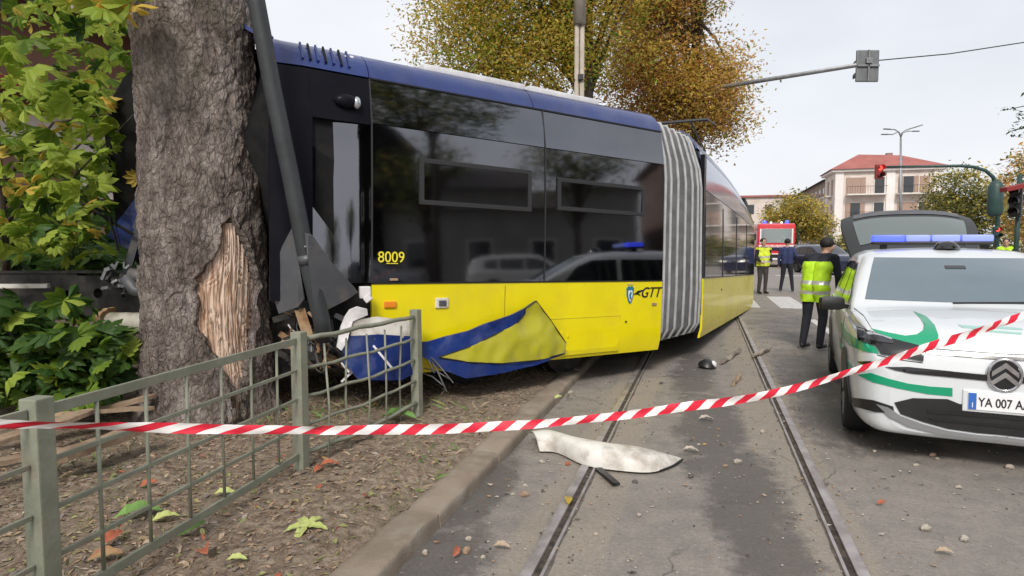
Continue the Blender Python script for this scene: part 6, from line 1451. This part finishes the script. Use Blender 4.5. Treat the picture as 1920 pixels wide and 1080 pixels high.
for fl, z in enumerate((9.0 - .15, 5.75, 2.4)):
    for k, x in enumerate((2.3, 4.9, 8.0, 9.7)):
        wd_ = 1.05; ht = 2.0
        q = MB(); q.box((x, -.03, z), (wd_ + .25, .08, ht + .25)); wn = q.build('window', 'trim_pale', ap)
        MB().box((x, -.09, z), (wd_, .05, ht)).build('pane', 'pane' if (k + fl) % 3 else 'shutter', wn)
        if k in (0, 2, 4, 5):
            for s in (-1, 1): MB().box((x + s * (wd_ / 2 + .28), -.12, z), (.5, .05, ht)).build('shutter', 'shutter', wn)
    for x0, x1 in ((1.2, 5.6), (6.7, 10.8)):
        if fl == 2: continue
        q = MB(); q.box(((x0 + x1) / 2, -.6, z - 1.12), (x1 - x0, 1.2, .16)); bc_ = q.build('balcony', 'trim_pale', ap)
        q = MB(); q.bar((x0, -1.15, z - .15), (x1, -1.15, z - .15), .04, .05)
        for i in range(int((x1 - x0) / .28) + 1): q.bar((x0 + i * .28, -1.15, z - 1.05), (x0 + i * .28, -1.15, z - .15), .025, .025)
        q.build('railing', 'iron', bc_)
for fl, z in enumerate((8.85, 5.75)):      # side towards the street
    for k in range(2): q = MB(); q.box((-.02, 1.8 + k * 2.8, z), (.08, 1.0, 1.9)); q.build('window', 'shutter', ap)
    MB().box((-.4, 3.2, z - 1.1), (.8, 3.0, .14)).build('balcony', 'trim_pale', ap)
# brown wing further along the same street
WMt = Matrix.Translation(AC + EB * 7.9 + EA * .4) @ Matrix.Rotation(-SA, 4, 'Z'); wg = empty('brown_house', M=WMt); tag(wg, 'long brown house receding left of the cream apartment house', 'building')
MB().box((6, 22, 5.2), (12, 44, 10.4)).build('wall', 'stucco_brown', wg)
MB().add([(-.6, -.3, 10.42), (12.6, -.3, 10.42), (12.6, 44.3, 10.42), (-.6, 44.3, 10.42), (6, 3, 12.6), (6, 41, 12.6)], [(0, 1, 4), (1, 2, 5, 4), (2, 3, 5), (3, 0, 4, 5), (3, 2, 1, 0)]).build('roof', 'roof_dark', wg)
for fl in range(3):
    for k in range(13):
        q = MB(); q.box((-.03, 2 + k * 3.2, 1.9 + fl * 3.3), (.1, 1.2, 1.9)); wn = q.build('window', 'trim_pale', wg); MB().box((-.08, 2 + k * 3.2, 1.9 + fl * 3.3), (.06, 1.0, 1.7)).build('pane', 'pane', wn)
MB().box((-.4, 7, 4.5), (.9, 4, .14)).build('balcony', 'trim_pale', wg)
# street front on the left side of the same street, showing beyond the tram and in its glass
for k, (bb0, ln, hgt, m, lab) in enumerate(((30, 22, 8.6, 'stucco_brown', 'brown house front beyond the tram on the left side'), (53, 30, 10.5, 'stucco_cream', 'cream house front further up the left side'))):
    HM = Matrix.Translation(st(-9.5, bb0)) @ Matrix.Rotation(-SA, 4, 'Z'); hq = empty('street_house', M=HM); tag(hq, lab, 'building')
    MB().box((-5, ln / 2, hgt / 2), (10, ln, hgt)).build('wall', m, hq)
    MB().add([(.5, -.4, hgt), (-10.5, -.4, hgt), (-10.5, ln + .4, hgt), (.5, ln + .4, hgt), (-5, 3, hgt + 2.4), (-5, ln - 3, hgt + 2.4)], [(0, 1, 4), (1, 2, 5, 4), (2, 3, 5), (3, 0, 4, 5), (3, 2, 1, 0)]).build('roof', 'roof_tile', hq)
    for fl in range(3 if hgt > 9 else 2):
        for j in range(int(ln / 3)):
            q = MB(); q.box((.03, 1.8 + j * 3, 1.9 + fl * 3.2), (.1, 1.2, 1.8)); wn = q.build('window', 'trim_pale', hq); MB().box((.08, 1.8 + j * 3, 1.9 + fl * 3.2), (.06, 1.0, 1.6)).build('pane', 'pane', wn)
# far block closing the street
HM = Matrix.Translation(st(-9, 150)) @ Matrix.Rotation(-SA, 4, 'Z'); hq = empty('far_block', M=HM); tag(hq, 'distant pale block closing the end of the street', 'building')
MB().box((6, 5, 6), (46, 10, 12)).build('wall', 'stucco_cream', hq); MB().box((6, 5, 12.2), (47, 11, .4)).build('roof', 'roof_tile', hq)
for fl in range(3):
    for j in range(12): MB().box((-14 + j * 3.6, -.03, 2.2 + fl * 3.6), (1.4, .1, 2)).build('window', 'pane', hq)

# ================================================================ HOUSE BEHIND THE SAPLING (left)
LM = Matrix.Translation(st(-12.5, 2)) @ Matrix.Rotation(-SA, 4, 'Z')
lh = empty('brown_villa', M=LM); tag(lh, 'brown house glimpsed through the leaves at upper left', 'building')
MB().box((-4, 10, 3.2), (8, 26, 6.4)).build('wall', 'brick_brown', lh)
q = MB(); q.add([(.9, -4, 6.0), (-4, -4, 8.6), (-4, 24, 8.6), (.9, 24, 6.0), (.9, -4, 6.25), (-4, -4, 8.85), (-4, 24, 8.85), (.9, 24, 6.25)], [(0, 1, 2, 3), (4, 7, 6, 5), (0, 3, 7, 4), (0, 4, 5, 1), (3, 2, 6, 7)]); rf = q.build('roof', 'roof_dark', lh)
MB().box((.95, 10, 6.05), (.12, 28, .14), ch=.02).build('gutter', 'white_plastic', rf)
for k, y in enumerate((2, 5.5, 9, 12.5, 16)):
    q = MB(); q.box((.04, y, 3.3), (.12, 1.5, 1.5)); wn = q.build('window', 'trim_pale', lh); MB().box((.09, y, 3.3), (.06, 1.2, 1.2)).build('pane', 'pane', wn)
MB().box((.5, 8.5, 4.5), (1.0, 5, .18), Matrix.Rotation(.25, 3, 'Y')).build('awning', 'awning_red', lh); MB().box((.06, 8.6, 3.75), (.14, 6.5, .7)).build('white_fascia', 'stucco_white', lh)
gs = MB().box(at(241, 346, 10), (.36, .03, .34), ch=.006).build('green_sign', 'sign_green'); tag(gs, 'small green sign plate left of trunk among leaves', 'sign')
q = MB(); c_ = at(241, 346, 10.05); q.tube([Vector((c_.x, c_.y, 0)), Vector((c_.x, c_.y, c_.z + .2))], .025, 8); tag(q.build('sign_post', 'galvanised', None, True), 'thin post behind the small green sign', 'post')

# ================================================================ ACROSS THE STREET: what the tram glass mirrors
def house(a, b, ln, dep, hgt, ridge, wall, roofm, lab, gable=False, rows=2):
    HM = Matrix.Translation(st(a, b)) @ Matrix.Rotation(-SA, 4, 'Z'); h = empty('opposite_house', M=HM); tag(h, lab, 'building')
    MB().box((dep / 2, ln / 2, hgt / 2), (dep, ln, hgt)).build('wall', wall, h)
    if gable: v, f = [(-.5, -.5, hgt), (-.5, ln / 2, hgt + ridge), (-.5, ln + .5, hgt), (dep, -.5, hgt), (dep, ln / 2, hgt + ridge), (dep, ln + .5, hgt)], [(0, 1, 2), (3, 5, 4), (0, 3, 4, 1), (1, 4, 5, 2), (0, 2, 5, 3)]
    else: v, f = [(-.5, -.4, hgt), (dep + .5, -.4, hgt), (dep + .5, ln + .4, hgt), (-.5, ln + .4, hgt), (dep / 2, 2.5, hgt + ridge), (dep / 2, ln - 2.5, hgt + ridge)], [(0, 1, 4), (1, 2, 5, 4), (2, 3, 5), (3, 0, 4, 5), (3, 2, 1, 0)]
    MB().add(v, f).build('roof', roofm, h)
    for fl in range(rows):
        for j in range(max(1, int(ln / 3))):
            y = 1.6 + j * 3; q = MB(); q.box((-.03, y, 1.7 + fl * 3.0), (.1, 1.3, 1.6)); wn = q.build('window', 'trim_pale', h); MB().box((-.08, y, 1.7 + fl * 3), (.06, 1.05, 1.4)).build('pane', 'pane', wn)
    return h
house(21, -9.5, 8, 9, 9.0, 5.0, 'slate', 'slate', 'dark gabled house across the street, mirrored at left of tram window', True)
house(22, -1.5, 12, 9, 4.2, 1.6, 'stucco_grey', 'roof_dark', 'low pale house across the street, mirrored in tram windows', False, 1)
house(23, 12, 11, 9, 7.0, 2.0, 'stucco_brown', 'roof_tile', 'brown house across the street nearest the junction', False, 2)
for k, (a, b, h_, r_, lab) in enumerate(((26, -26, 3.6, 3.0, 'distant street tree behind us, mirrored in the cab window'), (30, -20, 5.0, 2.2, 'taller street tree behind us, mirrored in cab window'), (13.2, 2.6, 12.0, 4.2, 'tall street tree leaning over the road, mirrored above tram windows'), (17.5, 1.5, 5.2, 1.9, 'street tree before the low pale house across street'), (17.2, 7.5, 5.6, 2.2, 'street tree before the brown house across street'))):
    bgtree('street_tree', lab, st(a, b), h_ * .8, .14, [((0, 0, h_), (r_, r_, r_ * .9))], int(45 * r_ * r_), 18, .34, .13, [('leaf_mid', 4), ('leaf_deep', 3), ('leaf_olive', 1)], 60 + k)
